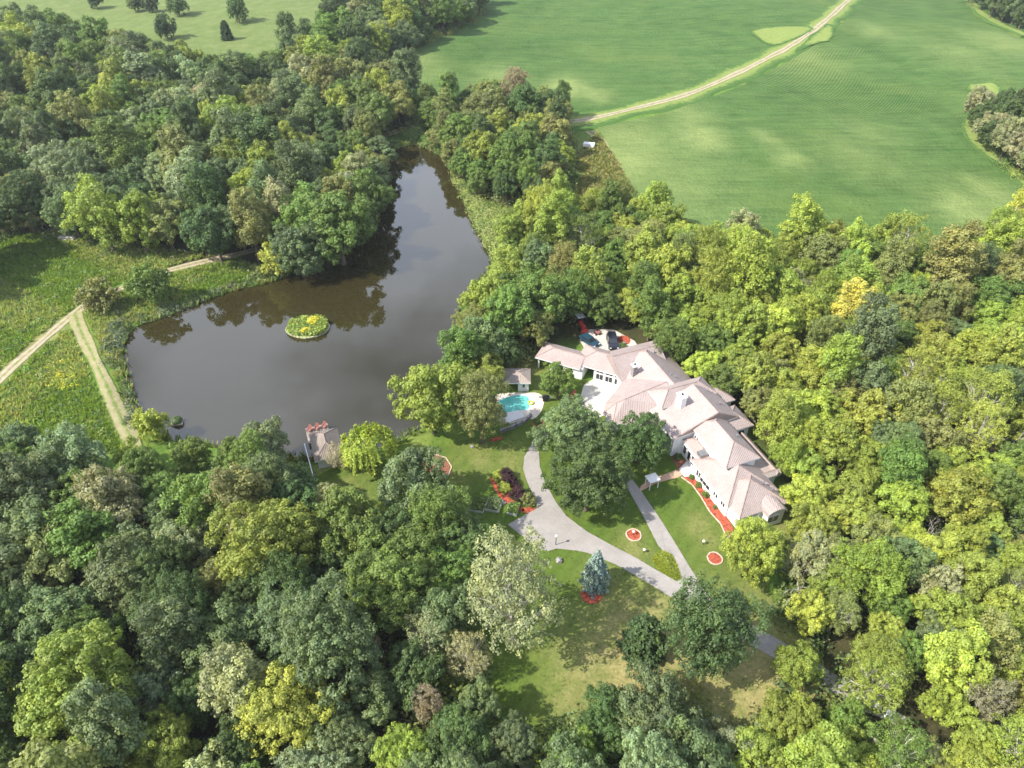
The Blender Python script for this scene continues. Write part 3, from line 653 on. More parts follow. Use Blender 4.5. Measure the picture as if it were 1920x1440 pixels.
def mkwillow(seed):
    rg = np.random.default_rng(seed); P = []; Nn = []; T = []; lob = []
    for i in range(150):
        a = rg.uniform(0, 6.28); rr = math.sqrt(rg.uniform(.02, 1)) * 4.1; ztop = 8.6 - .10 * rr * rr + rg.uniform(-.6, .6); L = rg.uniform(2.2, 5.2) * (.55 + .45 * rr / 4.1)
        if i % 11 == 0: lob.append(np.array([rr * .7 * math.cos(a), rr * .7 * math.sin(a), ztop - .3]))
        m = int(70 * L / 4); s = rg.uniform(0, 1, m)
        out = rr * (1 + .18 * np.sin(s * 1.5)); q = np.c_[out * math.cos(a) + rg.normal(0, .16, m), out * math.sin(a) + rg.normal(0, .16, m), np.maximum(ztop - s * L, .4)]
        P.append(q); Nn.append(unit(rg.normal(size=(m, 3)) * .5 + np.array([math.cos(a), math.sin(a), .5]))); T.append(np.clip(rg.normal(rg.uniform(.8, 1.2), .12, m), .4, 1.5))
    P = np.concatenate(P); me = leaf_mesh('willow_crown', P, np.concatenate(Nn), np.full(len(P), .24), np.concatenate(T), 'leaf', aspect=2.2, rg=rg)
    mb = trunk_mb(rg, lob, 7.0, r0=.4); PROTO['willow'] = [(me, mesh('willow_trunk', mb.V, mb.F, 'bark', True), 4.4, 9.0, 5.6)]
mkwillow(840)
def mkdead(seed):
    rg = np.random.default_rng(seed); mb = MB()
    def br(p, d, L, r, dep):
        e = p + d * L; m = (p + e) / 2 + rg.normal(size=3) * L * .08; mb.tube([p, m, e], [r, r * .75, r * .45], 5, cap=False)
        if dep == 0: return
        for _ in range(3 if dep > 1 else 3):
            q = p + (e - p) * rg.uniform(.5, 1); br(q, unit(d + rg.normal(size=3) * .55 + np.array([0, 0, .15])), L * rg.uniform(.5, .8), r * .5, dep - 1)
    br(np.array([0, 0, -.3]), unit(np.array([rg.uniform(-.1, .1), rg.uniform(-.1, .1), 1])), 5.5, .22, 4)
    PROTO.setdefault('dead', []).append((None, mesh('dead_wood', mb.V, mb.F, 'palebark', True), 4.0, 12.0, 8.0))
for s in range(2): mkdead(850 + s)

TREES = []     # dicts: x, y, R, H, kind, colour name, px, py, special label
def put(px, py, wpx, colour, kind='round', label=None, hk=None, group=None, name=None):
    K = PROTO[kind][0]; Rm = 5.0
    for _ in range(4):
        Hm = Rm * K[3] / K[2] * (hk if hk else 1.0)
        if hk is None and kind in ('round', 'lobed', 'tall', 'big', 'fine', 'sparse'): Hm = min(max(Hm, 7.0), 19.0)
        zc = Hm * K[4] / K[3]
        if kind in ('cedar', 'spruce', 'pine'): zc = Hm * .45
        x, y = at(px, py, zc); Rm = wpx / 2 / (FPX / proj(x, y, zc)[2])
    z = H1(x, y)
    if z < -0.3: z = -0.3
    TREES.append(dict(x=x, y=y, z=z, R=Rm, H=Hm, kind=kind, col=colour, px=px, py=py, label=label, group=group, name=name, w=wpx))
    return TREES[-1]

# --- trees of the garden and the shore, one by one
put(1118, 1068, 72, 'slate-blue', 'spruce', 'blue spruce cone standing in a red mulch circle by the driveway', name='blue_spruce')
put(958, 1110, 185, 'grey-olive', 'sparse', 'large pale half-bare tree with whitish branches on the front lawn', hk=1.3, name='half_bare_tree')
put(690, 832, 100, 'lime-green', 'willow', 'weeping willow with drooping yellow-green strands beside the boathouse', name='weeping_willow')
put(1208, 1196, 95, 'black-green', 'pine', 'dense dark green evergreen on the dry lawn below the blue spruce', name='evergreen_tree')
put(1334, 1182, 182, 'dark green', 'fine', 'broad feathery dark green tree hanging over the driveway fork', hk=1.1)
put(1412, 1034, 122, 'yellow-green', 'big', 'bright leafy tree at the near corner of the white wing')
put(1074, 806, 132, 'blue-green', 'big', 'tall dense tree at the left of the trio in front of the house', hk=.9)
put(1104, 900, 166, 'dark green', 'big', 'largest dense round tree between the driveway and the house', hk=.9)
put(1200, 824, 116, 'dark green', 'big', 'dark round tree tight against the middle of the house front', hk=.9)
put(775, 902, 148, 'blue-green', 'lobed', 'broad blue-green lawn tree inside the tan stone edging')
put(806, 742, 150, 'yellow-green', 'lobed', 'big spreading light green tree on the pond shore left of the pool', hk=1.1)
put(900, 766, 104, 'olive', 'fine', 'thin feathery olive tree leaning over the swimming pool', hk=1.25)
put(1046, 714, 74, 'mid-green', 'round', 'rounded green tree in front of the carport wing')
put(868, 662, 84, 'mid-green', 'tall', 'green tree on the shore just above the spreading light green one')
put(946, 590, 130, 'mid-green', 'lobed', 'broad green tree between the pond and the carport wing')
put(905, 690, 80, 'yellow-green', 'round', 'light green tree left of the pool house lawn')
put(1010, 560, 110, 'mid-green', 'round', 'round mid-green tree behind the carport wing')
put(950, 660, 60, 'dark green', 'round', 'small dark tree at the far end of the carport lawn')
put(825, 968, 130, 'mid-green', 'fine', 'feathery green tree below the stone-edged lawn tree')
put(872, 1010, 100, 'dark green', 'round', 'dark shaded tree left of the driveway turnout')
put(275, 534, 84, 'mid-green', 'bush', 'round green tree beside the dirt road at the pond bank', hk=1.2)
put(184, 556, 74, 'olive', 'bush', 'thin olive tree where the two dirt roads meet', hk=1.1)
put(516, 484, 68, 'lime-green', 'bush', 'lime-green bushy tree at the bend of the pond shore', hk=1.2)
put(282, 796, 70, 'lime-green', 'bush', 'pale lime shrub-like tree at the pond corner by the grassy track', hk=1.3)
put(470, 425, 76, 'olive', 'tall', 'tall olive-yellow tree at the edge of the left wood near the shore')
put(640, 856, 52, 'tan', 'sparse', 'bare greyish tree hanging over the boathouse roof', hk=.75, name='half_bare_tree')
# evergreens of the far meadow
for i, (a, b, w, lab) in enumerate([(257, 12, 30, 'leftmost dark cedar at the top edge of the far meadow'), (284, 15, 30, 'dark cedar touching the leftmost one at the top edge of the meadow'), (334, 20, 40, 'dark round cedar between the touching pair and the large one in the far meadow'),
        (312, 62, 42, 'bushy dark cedar at the meadow edge of the left wood'), (447, 33, 44, 'largest round dark cedar alone in the middle of the far meadow'), (425, 66, 28, 'narrow pointed cedar below the largest meadow cedar'), (537, 55, 36, 'rightmost dark cedar of the far meadow by the tree belt'), (180, 6, 30, 'small dark cedar at the top left corner of the far meadow')]):
    put(a, b, w, 'black-green' if i % 2 else 'dark green', 'cedar' if i == 5 else 'bush', lab, hk=None if i == 5 else 1.25, group='cedars in the far meadow', name='cedar_tree')
# left wood
for a in [(80, 165, 66, 'yellow-green', 'tall'), (70, 215, 60, 'yellow-green', 'round'), (205, 182, 44, 'lime-green', 'tall'), (210, 288, 48, 'lime-green', 'round'), (250, 272, 56, 'olive', 'round'), (60, 92, 70, 'yellow-green', 'round'), (108, 330, 112, 'silver-green', 'big'),
          (395, 190, 74, 'tan', 'round'), (396, 235, 50, 'lime-green', 'tall'), (440, 235, 52, 'yellow-green', 'round'), (470, 242, 54, 'lime-green', 'round'), (496, 322, 62, 'yellow-green', 'tall'), (300, 330, 84, 'silver-green', 'big'), (360, 350, 84, 'silver-green', 'tall'), (535, 175, 70, 'grey-olive', 'round'),
          (584, 290, 66, 'yellow-green', 'round'), (320, 312, 34, 'lime-green', 'round'), (660, 150, 80, 'olive', 'lobed'), (725, 150, 70, 'olive', 'round'), (745, 190, 76, 'olive', 'round'), (640, 410, 86, 'dark green', 'round'), (590, 380, 80, 'blue-green', 'round'), (690, 250, 50, 'olive', 'tall'),
          (668, 330, 52, 'grey-olive', 'tall'), (40, 380, 110, 'dark green', 'big'), (130, 400, 90, 'blue-green', 'big'), (240, 400, 90, 'blue-green', 'big'), (310, 420, 90, 'olive', 'round'), (380, 430, 84, 'dark green', 'round'), (530, 400, 76, 'grey-olive', 'tall'), (250, 240, 70, 'silver-green', 'round'),
          (330, 190, 70, 'mid-green', 'round'), (285, 130, 60, 'olive', 'round'), (30, 40, 60, 'blue-green', 'round'), (85, 48, 50, 'mid-green', 'round'), (220, 105, 66, 'mid-green', 'round')]: put(*a)
# clump between pond and field
for a in [(858, 250, 74, 'mid-green', 'round'), (908, 205, 78, 'olive', 'round'), (968, 160, 56, 'tan', 'sparse'), (985, 200, 86, 'dark green', 'lobed'), (1040, 198, 62, 'dark green', 'round'), (905, 285, 84, 'yellow-green', 'lobed'), (965, 290, 100, 'mid-green', 'lobed'), (1040, 250, 74, 'olive', 'round'),
          (1052, 292, 50, 'yellow-green', 'round'), (1000, 245, 70, 'yellow-green', 'round'), (870, 305, 60, 'mid-green', 'round'), (800, 190, 40, 'mid-green', 'tall'), (830, 205, 46, 'olive', 'tall'), (945, 330, 60, 'mid-green', 'round'), (930, 240, 60, 'yellow-green', 'round')]: put(*a)
# right wood
for a in [(1685, 835, 112, 'blue-green', 'big'), (1588, 585, 76, 'golden yellow', 'tall'), (1552, 628, 48, 'golden yellow', 'round'), (1290, 455, 70, 'lime-green', 'round'), (1185, 445, 56, 'lime-green', 'round'), (1335, 470, 76, 'yellow-green', 'round'), (1120, 450, 60, 'yellow-green', 'round'), (1060, 408, 66, 'mid-green', 'round'),
          (1010, 490, 84, 'blue-green', 'round'), (1128, 545, 44, 'tan', 'sparse'), (1105, 505, 52, 'grey-olive', 'round'), (1270, 560, 90, 'yellow-green', 'round'), (1660, 1190, 66, 'lime-green', 'round'), (1690, 1220, 80, 'mid-green', 'round'), (1770, 1200, 110, 'blue-green', 'big'), (1850, 1300, 92, 'tan', 'sparse'),
          (1495, 1245, 88, 'yellow-green', 'round'), (1232, 1335, 180, 'blue-green', 'big'), (1480, 1350, 112, 'yellow-green', 'lobed'), (1350, 1400, 110, 'silver-green', 'round'), (1900, 1240, 90, 'lime-green', 'round'), (1570, 1150, 80, 'olive', 'sparse'), (1780, 740, 100, 'yellow-green', 'lobed'), (1870, 1130, 90, 'lime-green', 'round'),
          (1500, 780, 110, 'lime-green', 'lobed'), (1570, 830, 110, 'yellow-green', 'lobed'), (1600, 930, 100, 'yellow-green', 'lobed'), (1790, 930, 120, 'yellow-green', 'lobed'), (1700, 560, 80, 'mid-green', 'round'), (1740, 500, 80, 'mid-green', 'round'), (1460, 480, 80, 'yellow-green', 'round'), (1540, 480, 90, 'olive', 'round'),
          (1640, 480, 80, 'mid-green', 'round'), (1860, 560, 90, 'mid-green', 'round'), (1600, 700, 90, 'yellow-green', 'round'), (1460, 660, 80, 'lime-green', 'round'), (1340, 640, 80, 'mid-green', 'round'), (1250, 620, 70, 'mid-green', 'round'), (1640, 1010, 100, 'olive', 'round'), (1570, 1040, 90, 'olive', 'round')]: put(*a)
# near wood, bottom left
for a in [(150, 1310, 235, 'yellow-green', 'big'), (305, 1405, 140, 'yellow-green', 'big'), (545, 1320, 170, 'lime-green', 'big'), (510, 1020, 185, 'yellow-green', 'big'), (730, 1085, 180, 'mid-green', 'big'), (345, 1020, 112, 'silver-green', 'lobed'), (225, 1085, 150, 'blue-green', 'lobed'), (60, 1000, 150, 'blue-green', 'lobed'),
          (100, 1160, 150, 'blue-green', 'lobed'), (625, 1170, 96, 'olive', 'round'), (694, 1215, 48, 'tan', 'sparse'), (800, 1200, 96, 'grey-olive', 'sparse'), (800, 1320, 62, 'tan', 'sparse'), (640, 1400, 120, 'blue-green', 'big'), (860, 1385, 120, 'dark green', 'big'), (760, 1420, 120, 'yellow-green', 'big'), (965, 1395, 96, 'blue-green', 'big'),
          (494, 836, 108, 'blue-green', 'round'), (420, 1215, 150, 'blue-green', 'lobed'), (570, 1225, 70, 'olive', 'round'), (470, 1120, 110, 'dark green', 'big'), (440, 850, 70, 'mid-green', 'round'), (360, 855, 70, 'mid-green', 'round'), (250, 862, 66, 'yellow-green', 'round'), (110, 858, 80, 'blue-green', 'round'), (30, 830, 80, 'blue-green', 'round'),
          (612, 950, 76, 'grey-olive', 'sparse'), (310, 930, 90, 'mid-green', 'round'), (160, 930, 110, 'mid-green', 'round'), (420, 920, 100, 'mid-green', 'round'), (620, 1060, 90, 'dark green', 'round'), (880, 1230, 90, 'grey-olive', 'sparse'), (360, 1310, 110, 'dark green', 'round'), (450, 1400, 100, 'dark green', 'big'), (20, 1400, 110, 'dark green', 'big'),
          (700, 1300, 100, 'blue-green', 'round'), (900, 1320, 90, 'blue-green', 'round'), (1080, 1420, 110, 'mid-green', 'big')]: put(*a)
put(286, 1228, 46, 'blue-green', 'cedar', 'slim dark cedar poking out of the near wood at lower left', hk=1.5, name='cedar_tree')
# dead trees with bare pale branches
for a, lab in [((1895, 825, 60), 'dead tree with forked white branches at the right edge of the photo'), ((1508, 1090, 70), 'pale leaning dead tree in the wood right of the bright corner tree'), ((650, 262, 34), 'bare white dead tree on the pond bank below the left wood'), ((472, 1400, 56), 'bare grey dead branches at the bottom beside the lime tree'),
               ((1750, 990, 46), 'tangle of dead white branches inside the right wood'), ((20, 1285, 46), 'bare grey dead tree at the lower left edge'), ((770, 1200, 40), 'thin dead tree among the grey-olive trees of the near wood')]:
    put(*a, 'tan', 'dead', lab, name='dead_tree')
# glades that stay open: the yard behind the house, the trailer, the white car, the shore path
KEEP = [(1455, 1213, 22, 14, 60), (1545, 1260, 10, 5, 55), (604, 838, 26, 30, 90), (370, 492, 60, 8, 150), (1090, 612, 14, 12, 125), (1130, 640, 50, 18, 125), (1104, 276, 22, 16, 230), (1010, 1260, 60, 60, 52)]
# --- the rest of the woods
def fill(poly, spacing, weights, kinds, wr, seed, clear=0.60):
    rg = np.random.default_rng(seed); A = np.array(poly); x0, y0 = A.min(0); x1, y1 = A.max(0); names = list(weights); pr = np.array([weights[k] for k in names]); pr = pr / pr.sum()
    cand = rg.uniform((x0, y0), (x1, y1), (int((x1 - x0) * (y1 - y0) * 0.9 / spacing ** 2 * 6), 2))
    k = inside(poly, cand[:, 0], cand[:, 1]); cand = cand[k]
    ex = np.array([[t['x'], t['y'], t['R']] for t in TREES])
    for x, y in cand:
        Rm = rg.uniform(*wr) * (1.0 + 0.15 * math.sin(x / 9) * math.sin(y / 11)); Rm *= 0.8 if (y < 82 and x > 20) else 1.0; zc = Rm * 1.4
        px, py, d = proj(x, y, zc)
        if not (-70 < px < 1990 and -45 < py < 1540): continue
        if any(abs(px - a_) < w_ + Rm * FPX / d and abs(py - b_) < h_ + Rm * FPX / d and y < c_ for a_, b_, w_, h_, c_ in KEEP): continue
        if np.any(np.hypot(ex[:, 0] - x, ex[:, 1] - y) < (ex[:, 2] + Rm) * clear * .88): continue
        ex = np.vstack([ex, [x, y, Rm]])
        kind = kinds[rg.integers(len(kinds))]; col = names[rg.choice(len(names), p=pr)]
        K = PROTO[kind][0]; Hm = min(max(Rm * K[3] / K[2] * rg.uniform(.85, 1.25), 6.0), 18.5)
        TREES.append(dict(x=x, y=y, z=max(H1(x, y), -.3), R=Rm, H=Hm, kind=kind, col=col, px=px, py=py, label=None, group=None, name=None, w=2 * Rm * FPX / d))
KL = ['round', 'lobed', 'tall', 'round', 'lobed']
fill(W_LEFT, 6.5, {'dark green': .26, 'blue-green': .28, 'mid-green': .18, 'olive': .10, 'yellow-green': .11, 'silver-green': .05, 'grey-olive': .02}, KL, (4.4, 7.2), 11)
fill(W_MID, 5, {'mid-green': .5, 'olive': .3, 'dark green': .2}, KL, (3.0, 4.6), 12)
fill(W_RIGHT, 4.4, {'yellow-green': .50, 'lime-green': .15, 'mid-green': .15, 'olive': .11, 'blue-green': .04, 'grey-olive': .015}, ['round', 'lobed', 'round', 'lobed', 'tall', 'fine', 'sparse'], (3.2, 5.0), 13)
fill(W_BOTTOM, 5, {'dark green': .26, 'blue-green': .32, 'mid-green': .20, 'olive': .10, 'yellow-green': .06, 'grey-olive': .03, 'silver-green': .05}, ['big', 'lobed', 'big', 'fine', 'tall', 'lobed'], (3.5, 5.8), 14)
fill(W_EDGE, 5, {'dark green': .5, 'grey-olive': .3, 'blue-green': .2}, KL, (3.5, 5.5), 15)
fill(W_TOPR, 5, {'dark green': .6, 'blue-green': .4}, KL, (3.5, 5.5), 16)

# names and labels
def region(t):
    px, py = t['px'], t['py']
    if px > 1790 and py < 110: return 'in the top right corner', 'trees in the top right corner'
    if px > 1780 and py < 330: return 'in the copse on the right field edge', 'trees on the right field edge'
    if py < 130 and px > 540: return 'in the belt beside the far crop field', 'trees of the far field belt'
    if px < 800 and py < 520:
        v = 'at the far side' if py < 150 else ('in the middle' if py < 300 else 'at the near edge')
        h = 'left' if px < 260 else ('centre' if px < 520 else 'pond side')
        return f'{v} of left wood, {h}', 'trees of the wood left of the pond'
    if 790 <= px < 1090 and py < 350: return 'in the clump between pond and field', 'trees of the clump by the field'
    if px > 860 and py < 720 and px < 1300: return 'on the slope between house and field', 'trees of the wood behind the house'
    if px >= 1300 and py < 720:
        return ('along the field edge behind the house' if py < 540 else 'in the right wood beside the garage') + (', far right' if px > 1650 else ''), 'trees of the wood behind the house'
    if px > 1380 and py < 1010: return 'in the right wood beside the house' + (', far right' if px > 1700 else ''), 'trees of the wood right of the house'
    if px > 1380: return ('in the lower right wood' if py < 1250 else 'at the bottom right') + (', far right' if px > 1700 else ''), 'trees of the lower right wood'
    if px > 980: return 'at the bottom below the dry lawn', 'trees of the lower right wood'
    v = 'just below the pond' if py < 960 else ('in the near wood' if py < 1180 else 'near the bottom edge')
    h = 'far left' if px < 230 else ('left' if px < 480 else ('middle' if px < 720 else 'by the lawn'))
    return f'{v}, {h}', 'trees of the near wood below the pond'
ORD = ['leftmost', 'second from left', 'third from left', 'fourth from left', 'fifth from left', 'sixth from left', 'seventh from left', 'eighth from left', 'ninth from left', 'tenth from left', 'eleventh from left', 'twelfth from left']
TREES.sort(key=lambda t: -t['w'])
for a, b in ((-95, 455), (-130, 505), (-60, 425)):
    put(a, b, 120, 'dark green', 'round', ['tree at the left edge behind the shaded meadow', 'tree beyond the left edge beside the shaded meadow', 'tree at the left edge above the shaded meadow'][(-a) % 3]); TREES[-1]['keep'] = True
vis = [t for t in TREES if t.get('keep') or -t['w'] * .5 < t['px'] < 1920 + t['w'] * .5 and -t['w'] * .45 < t['py'] < 1440 + t['w'] * .75]
spec = [t for t in vis if t['label']]; plain = [t for t in vis if not t['label']]
ONE = spec + plain[:max(0, 300 - len([t for t in spec if t['name'] is None]))]; REST = plain[max(0, 300 - len([t for t in spec if t['name'] is None])):]
SHAPE = {'round': 'round', 'lobed': 'spreading', 'tall': 'upright', 'big': 'full-crowned', 'fine': 'feathery', 'sparse': 'thin-leaved', 'bush': 'bushy'}
by = {}
for t in ONE:
    if not t['label']:
        r, g = region(t); t['group'] = g; sz = 'large' if t['R'] > 5.6 else ('small' if t['R'] < 3.9 else 'mid-sized')
        by.setdefault((sz, t['col'], SHAPE[t['kind']], r), []).append(t)
for (sz, col, sh, r), L in by.items():
    L.sort(key=lambda t: t['px'])
    for i, t in enumerate(L):
        if len(L) == 1: t['label'] = f'{sz} {col} {sh} tree {r}'
        else: t['label'] = f'{"rightmost" if i == len(L) - 1 else ORD[min(i, 11)]} {sz} {col} {sh} tree {r}'
trng = np.random.default_rng(99)
def jitcol(c):
    k = trng.uniform(.88, 1.14); return tuple(min(1, v * k * trng.uniform(.93, 1.07)) for v in c)
for t in ONE:
    var = PROTO[t['kind']]; me, tm, pR, pH, _ = var[trng.integers(len(var))]
    nm = t['name'] or {'tall': 'upright_tree', 'bush': 'small_tree'}.get(t['kind'], 'broadleaf_tree')
    e = thing(nm, t['label'], 'conifer' if t['kind'] in ('cedar', 'spruce', 'pine') or t['name'] == 'cedar_tree' else 'tree', (t['x'], t['y'], t['z']), t['group'], trng.uniform(0, 6.28))
    sx = t['R'] / pR; sc = (sx * trng.uniform(.86, 1.14), sx * trng.uniform(.86, 1.14), t['H'] / pH * trng.uniform(.94, 1.06))
    tr = link('trunk', tm, e); tr.scale = sc
    if me:
        c = link('crown', me, e); c.scale = sc; c.color = (*jitcol(PAL[t['col']]), 1)
print('trees', len(TREES), 'visible', len(vis), 'single', len(ONE), 'rest', len(REST))
# trees past the first three hundred: too far and small to tell apart
if REST:
    lm = M['leaf'].copy(); lm.name = 'woodland_foliage'; ln = lm.node_tree.nodes
    oi = next(q for q in ln if q.type == 'OBJECT_INFO'); ia = ln.new('ShaderNodeAttribute'); ia.attribute_type = 'INSTANCER'; ia.attribute_name = 'treecol'
    for lk in list(oi.outputs['Color'].links): lm.node_tree.links.new(ia.outputs['Color'], lk.to_socket)
    src = bpy.data.collections.new('woodland_sources'); KN = ['round', 'lobed', 'tall', 'fine']; SRC = []
    for kn in KN:
        for v, (me, tm, pR, pH, _) in enumerate(PROTO[kn][:3]):
            m2 = me.copy(); m2.materials.clear(); m2.materials.append(lm); so_ = bpy.data.objects.new('crown_%02d' % len(SRC), m2); src.objects.link(so_); SRC.append((kn, pR, pH))
    n = len(REST); pts = np.zeros((n, 3)); rot = np.zeros((n, 3)); scl = np.zeros((n, 3)); col = np.ones((n, 4)); kid = np.zeros(n, np.int32); tb = MB()
    for i, t in enumerate(REST):
        kn = t['kind'] if t['kind'] in KN else ('fine' if t['kind'] == 'sparse' else 'round')
        k = int(trng.choice([q for q, z_ in enumerate(SRC) if z_[0] == kn])); pts[i] = (t['x'], t['y'], t['z']); rot[i, 2] = trng.uniform(0, 6.28); kid[i] = k
        sx = t['R'] / SRC[k][1]; scl[i] = (sx * trng.uniform(.88, 1.12), sx * trng.uniform(.88, 1.12), t['H'] / SRC[k][2]); col[i, :3] = jitcol(PAL[t['col']])
        tb.tube([(t['x'], t['y'], t['z'] - .3), (t['x'], t['y'], t['z'] + t['H'] * .6)], [.3, .1], 5)
    me = bpy.data.meshes.new('woodland'); me.vertices.add(n); me.vertices.foreach_set('co', pts.astype(np.float32).ravel()); me.update()
    for nm, ty, ky, va in (('rot', 'FLOAT_VECTOR', 'vector', rot), ('scl', 'FLOAT_VECTOR', 'vector', scl), ('treecol', 'FLOAT_COLOR', 'color', col), ('kid', 'INT', 'value', kid)):
        at_ = me.attributes.new(nm, ty, 'POINT'); at_.data.foreach_set(ky, va.ravel() if ky == 'value' else va.astype(np.float32).ravel())
    wl = tag(link('woodland', me), 'remaining small trees filling the gaps of the woods', 'woodland', kind='stuff')
    ng = bpy.data.node_groups.new('plant_woodland', 'GeometryNodeTree')
    ng.interface.new_socket('Geometry', in_out='INPUT', socket_type='NodeSocketGeometry'); ng.interface.new_socket('Geometry', in_out='OUTPUT', socket_type='NodeSocketGeometry')
    gn = ng.nodes; gl = ng.links; gi = gn.new('NodeGroupInput'); go = gn.new('NodeGroupOutput'); ip = gn.new('GeometryNodeInstanceOnPoints'); ci = gn.new('GeometryNodeCollectionInfo')
    ci.inputs['Collection'].default_value = src; ci.inputs['Separate Children'].default_value = True; ci.inputs['Reset Children'].default_value = True; ip.inputs['Pick Instance'].default_value = True
    def na(nm, ty): q = gn.new('GeometryNodeInputNamedAttribute'); q.data_type = ty; q.inputs['Name'].default_value = nm; return q.outputs['Attribute']
    er = gn.new('FunctionNodeEulerToRotation'); gl.new(na('rot', 'FLOAT_VECTOR'), er.inputs[0])
    gl.new(gi.outputs[0], ip.inputs['Points']); gl.new(ci.outputs[0], ip.inputs['Instance']); gl.new(na('kid', 'INT'), ip.inputs['Instance Index']); gl.new(er.outputs[0], ip.inputs['Rotation']); gl.new(na('scl', 'FLOAT_VECTOR'), ip.inputs['Scale']); gl.new(ip.outputs[0], go.inputs[0])
    md = wl.modifiers.new('plant', 'NODES'); md.node_group = ng
    tb.build('trunks', 'bark', wl)['kind'] = 'stuff'

# undergrowth under and along the woods, meadow weeds, reeds
def scatter(name, pts, Rr, colours, nleaf, leaf, label, cat, flat=.7, seed=1, mat_='leaf', aspect=1.35):
    rg = np.random.default_rng(seed); P = []; Nn = []; T = []; Cc = []
    for (x, y) in pts:
        r = rg.uniform(*Rr); n = max(4, int(nleaf * (r / Rr[1]) ** 1.5)); q = unit(rg.normal(size=(n, 3)) + np.array([0, 0, .5])); q[:, 2] = np.abs(q[:, 2])
        p = q * r * rg.uniform(.5, 1.1, n)[:, None]; p[:, 2] *= flat; P.append(p + np.array([x, y, H1(x, y)])); Nn.append(unit(q + rg.normal(size=(n, 3)) * .5 + np.array([0, 0, .4])))
        T.append(np.clip(rg.normal(rg.uniform(.75, 1.2), .15, n), .4, 1.6)); c = colours[rg.integers(len(colours))]; Cc.append(np.tile(c, (n, 1)))
    P = np.concatenate(P); me = leaf_mesh(name, P, np.concatenate(Nn), np.full(len(P), leaf), np.concatenate(T), mat_, np.concatenate(Cc), aspect, rg)
    return tag(link(name, me), label, cat, kind='stuff')
def rndin(poly, n, seed, edge=None):
    rg = np.random.default_rng(seed); A = np.array(poly); c = rg.uniform(A.min(0), A.max(0), (n * 4, 2)); d = sdf(poly, c[:, 0], c[:, 1]); k = (d < 0) if edge is None else ((d < edge[1]) & (d > edge[0]))
    pp = [proj(x, y, 0) for x, y in c]; k &= np.array([(-60 < a < 1980) and (-30 < b < 1500) for a, b, _ in pp]); return c[k][:n]
ug = []
for i, (w, n) in enumerate([(W_LEFT, 1500), (W_RIGHT, 1500), (W_BOTTOM, 900), (W_MID, 200), (W_EDGE, 80), (W_TOPR, 60)]):
    ug += [tuple(p) for p in rndin(w, n // 2, 30 + i)] + [tuple(p) for p in rndin(w, n // 2, 60 + i, (-4, 1.5))]
PONDA = np.array(POND)
def dry_land(L, m=0.6):
    a = np.array(L); d = sdf(POND, a[:, 0], a[:, 1]); return [tuple(p) for p, q in zip(L, d) if q > m]
HOUSE_CLEAR = PX([(1000, 640), (1090, 600), (1200, 610), (1300, 690), (1480, 840), (1560, 1000), (1380, 1080), (1200, 900), (1010, 800)])
def off_house(L):
    a = np.array(L); k = ~inside(HOUSE_CLEAR, a[:, 0], a[:, 1]); return [p for p, q in zip(L, k) if q]
U = off_house(dry_land(ug))
TRK1 = PX([(-60, 770), (0, 710), (50, 665), (88, 632), (122, 602), (152, 578), (200, 552), (240, 535), (300, 512), (350, 498), (430, 481), (500, 462)]); TRK2 = PX([(140, 588), (152, 622), (168, 655), (190, 700), (210, 745), (230, 790), (250, 830), (268, 868)])
def off_tracks(L, m=1.9):
    a = np.array(L); d = np.minimum(distpoly(TRK1, a[:, 0], a[:, 1], False), distpoly(TRK2, a[:, 0], a[:, 1], False)); return [p for p, q in zip(L, d) if q > m]
ed = []
for i, (w, n) in enumerate([(W_LEFT, 800), (W_RIGHT, 420), (W_BOTTOM, 240), (W_MID, 120), (W_EDGE, 40)]): ed += [tuple(p) for p in rndin(w, n, 90 + i, (-3.5, .8))]
scatter('woodland_edge_shrubs', off_tracks(off_house(dry_land(ed)), 4.5), (1.6, 3.4), [PAL['mid-green'], PAL['blue-green'], PAL['olive'], PAL['dark green'], PAL['yellow-green']], 300, .30, 'tall leafy shrubs skirting the edges of the woods', 'shrubs', 1.15, 21)
scatter('undergrowth', off_tracks(U, 4.0), (1.2, 2.8), [PAL['dark green'], PAL['mid-green'], PAL['blue-green'], PAL['olive']], 90, .36, 'dark leafy undergrowth on the floor and margins of the woods', 'undergrowth', 1.0, 3)

# ================================================================== THE HOUSE
HO = (26.0, 90.0); HU = (0.36, -0.933); HV = (0.933, 0.36)
def FR(o, u): u = Vector(u).normalized(); v = Vector((-u.y, u.x)); return lambda a, b: (o[0] + a * u.x + b * v.x, o[1] + a * u.y + b * v.y)
HL = FR(HO, HU)                                  # a: along the house towards the near wing, b: away from the drive
house = thing('house', 'long white single-family house with pinkish tiled hip roofs in stepped wings', 'house', (28, 88, 0))
def uvproj(me):
    uv = me.uv_layers.new(name='UVMap')
    for p in me.polygons:
        n = p.normal; h = Vector((n.x, n.y, 0))
        if h.length < 1e-3: h = Vector((0, 1, 0))
        h.normalize(); t = Vector((-h.y, h.x, 0)); dn = n.cross(t)
        for li in p.loop_indices:
            c = me.vertices[me.loops[li].vertex_index].co; uv.data[li].uv = (c.dot(t), c.dot(dn))
def capline(root, pts, w=0.22, h=0.11, mat_='cap'):
    for a, b in zip(pts[:-1], pts[1:]):
        a = Vector(a); b = Vector(b); d = b - a
        if d.length < .3: continue
        s = Vector((-d.y, d.x, 0)).normalized() * w / 2; up = Vector((0, 0, h)); dn = Vector((0, 0, -0.05))
        V = [a - s + dn, a + up, a + s + dn, b - s + dn, b + up, b + s + dn]
        mb = MB().add(V, [(0, 1, 4, 3), (1, 2, 5, 4), (2, 0, 3, 5), (0, 2, 1), (3, 4, 5)]); mb.build('ridge_cap', mat_, root)
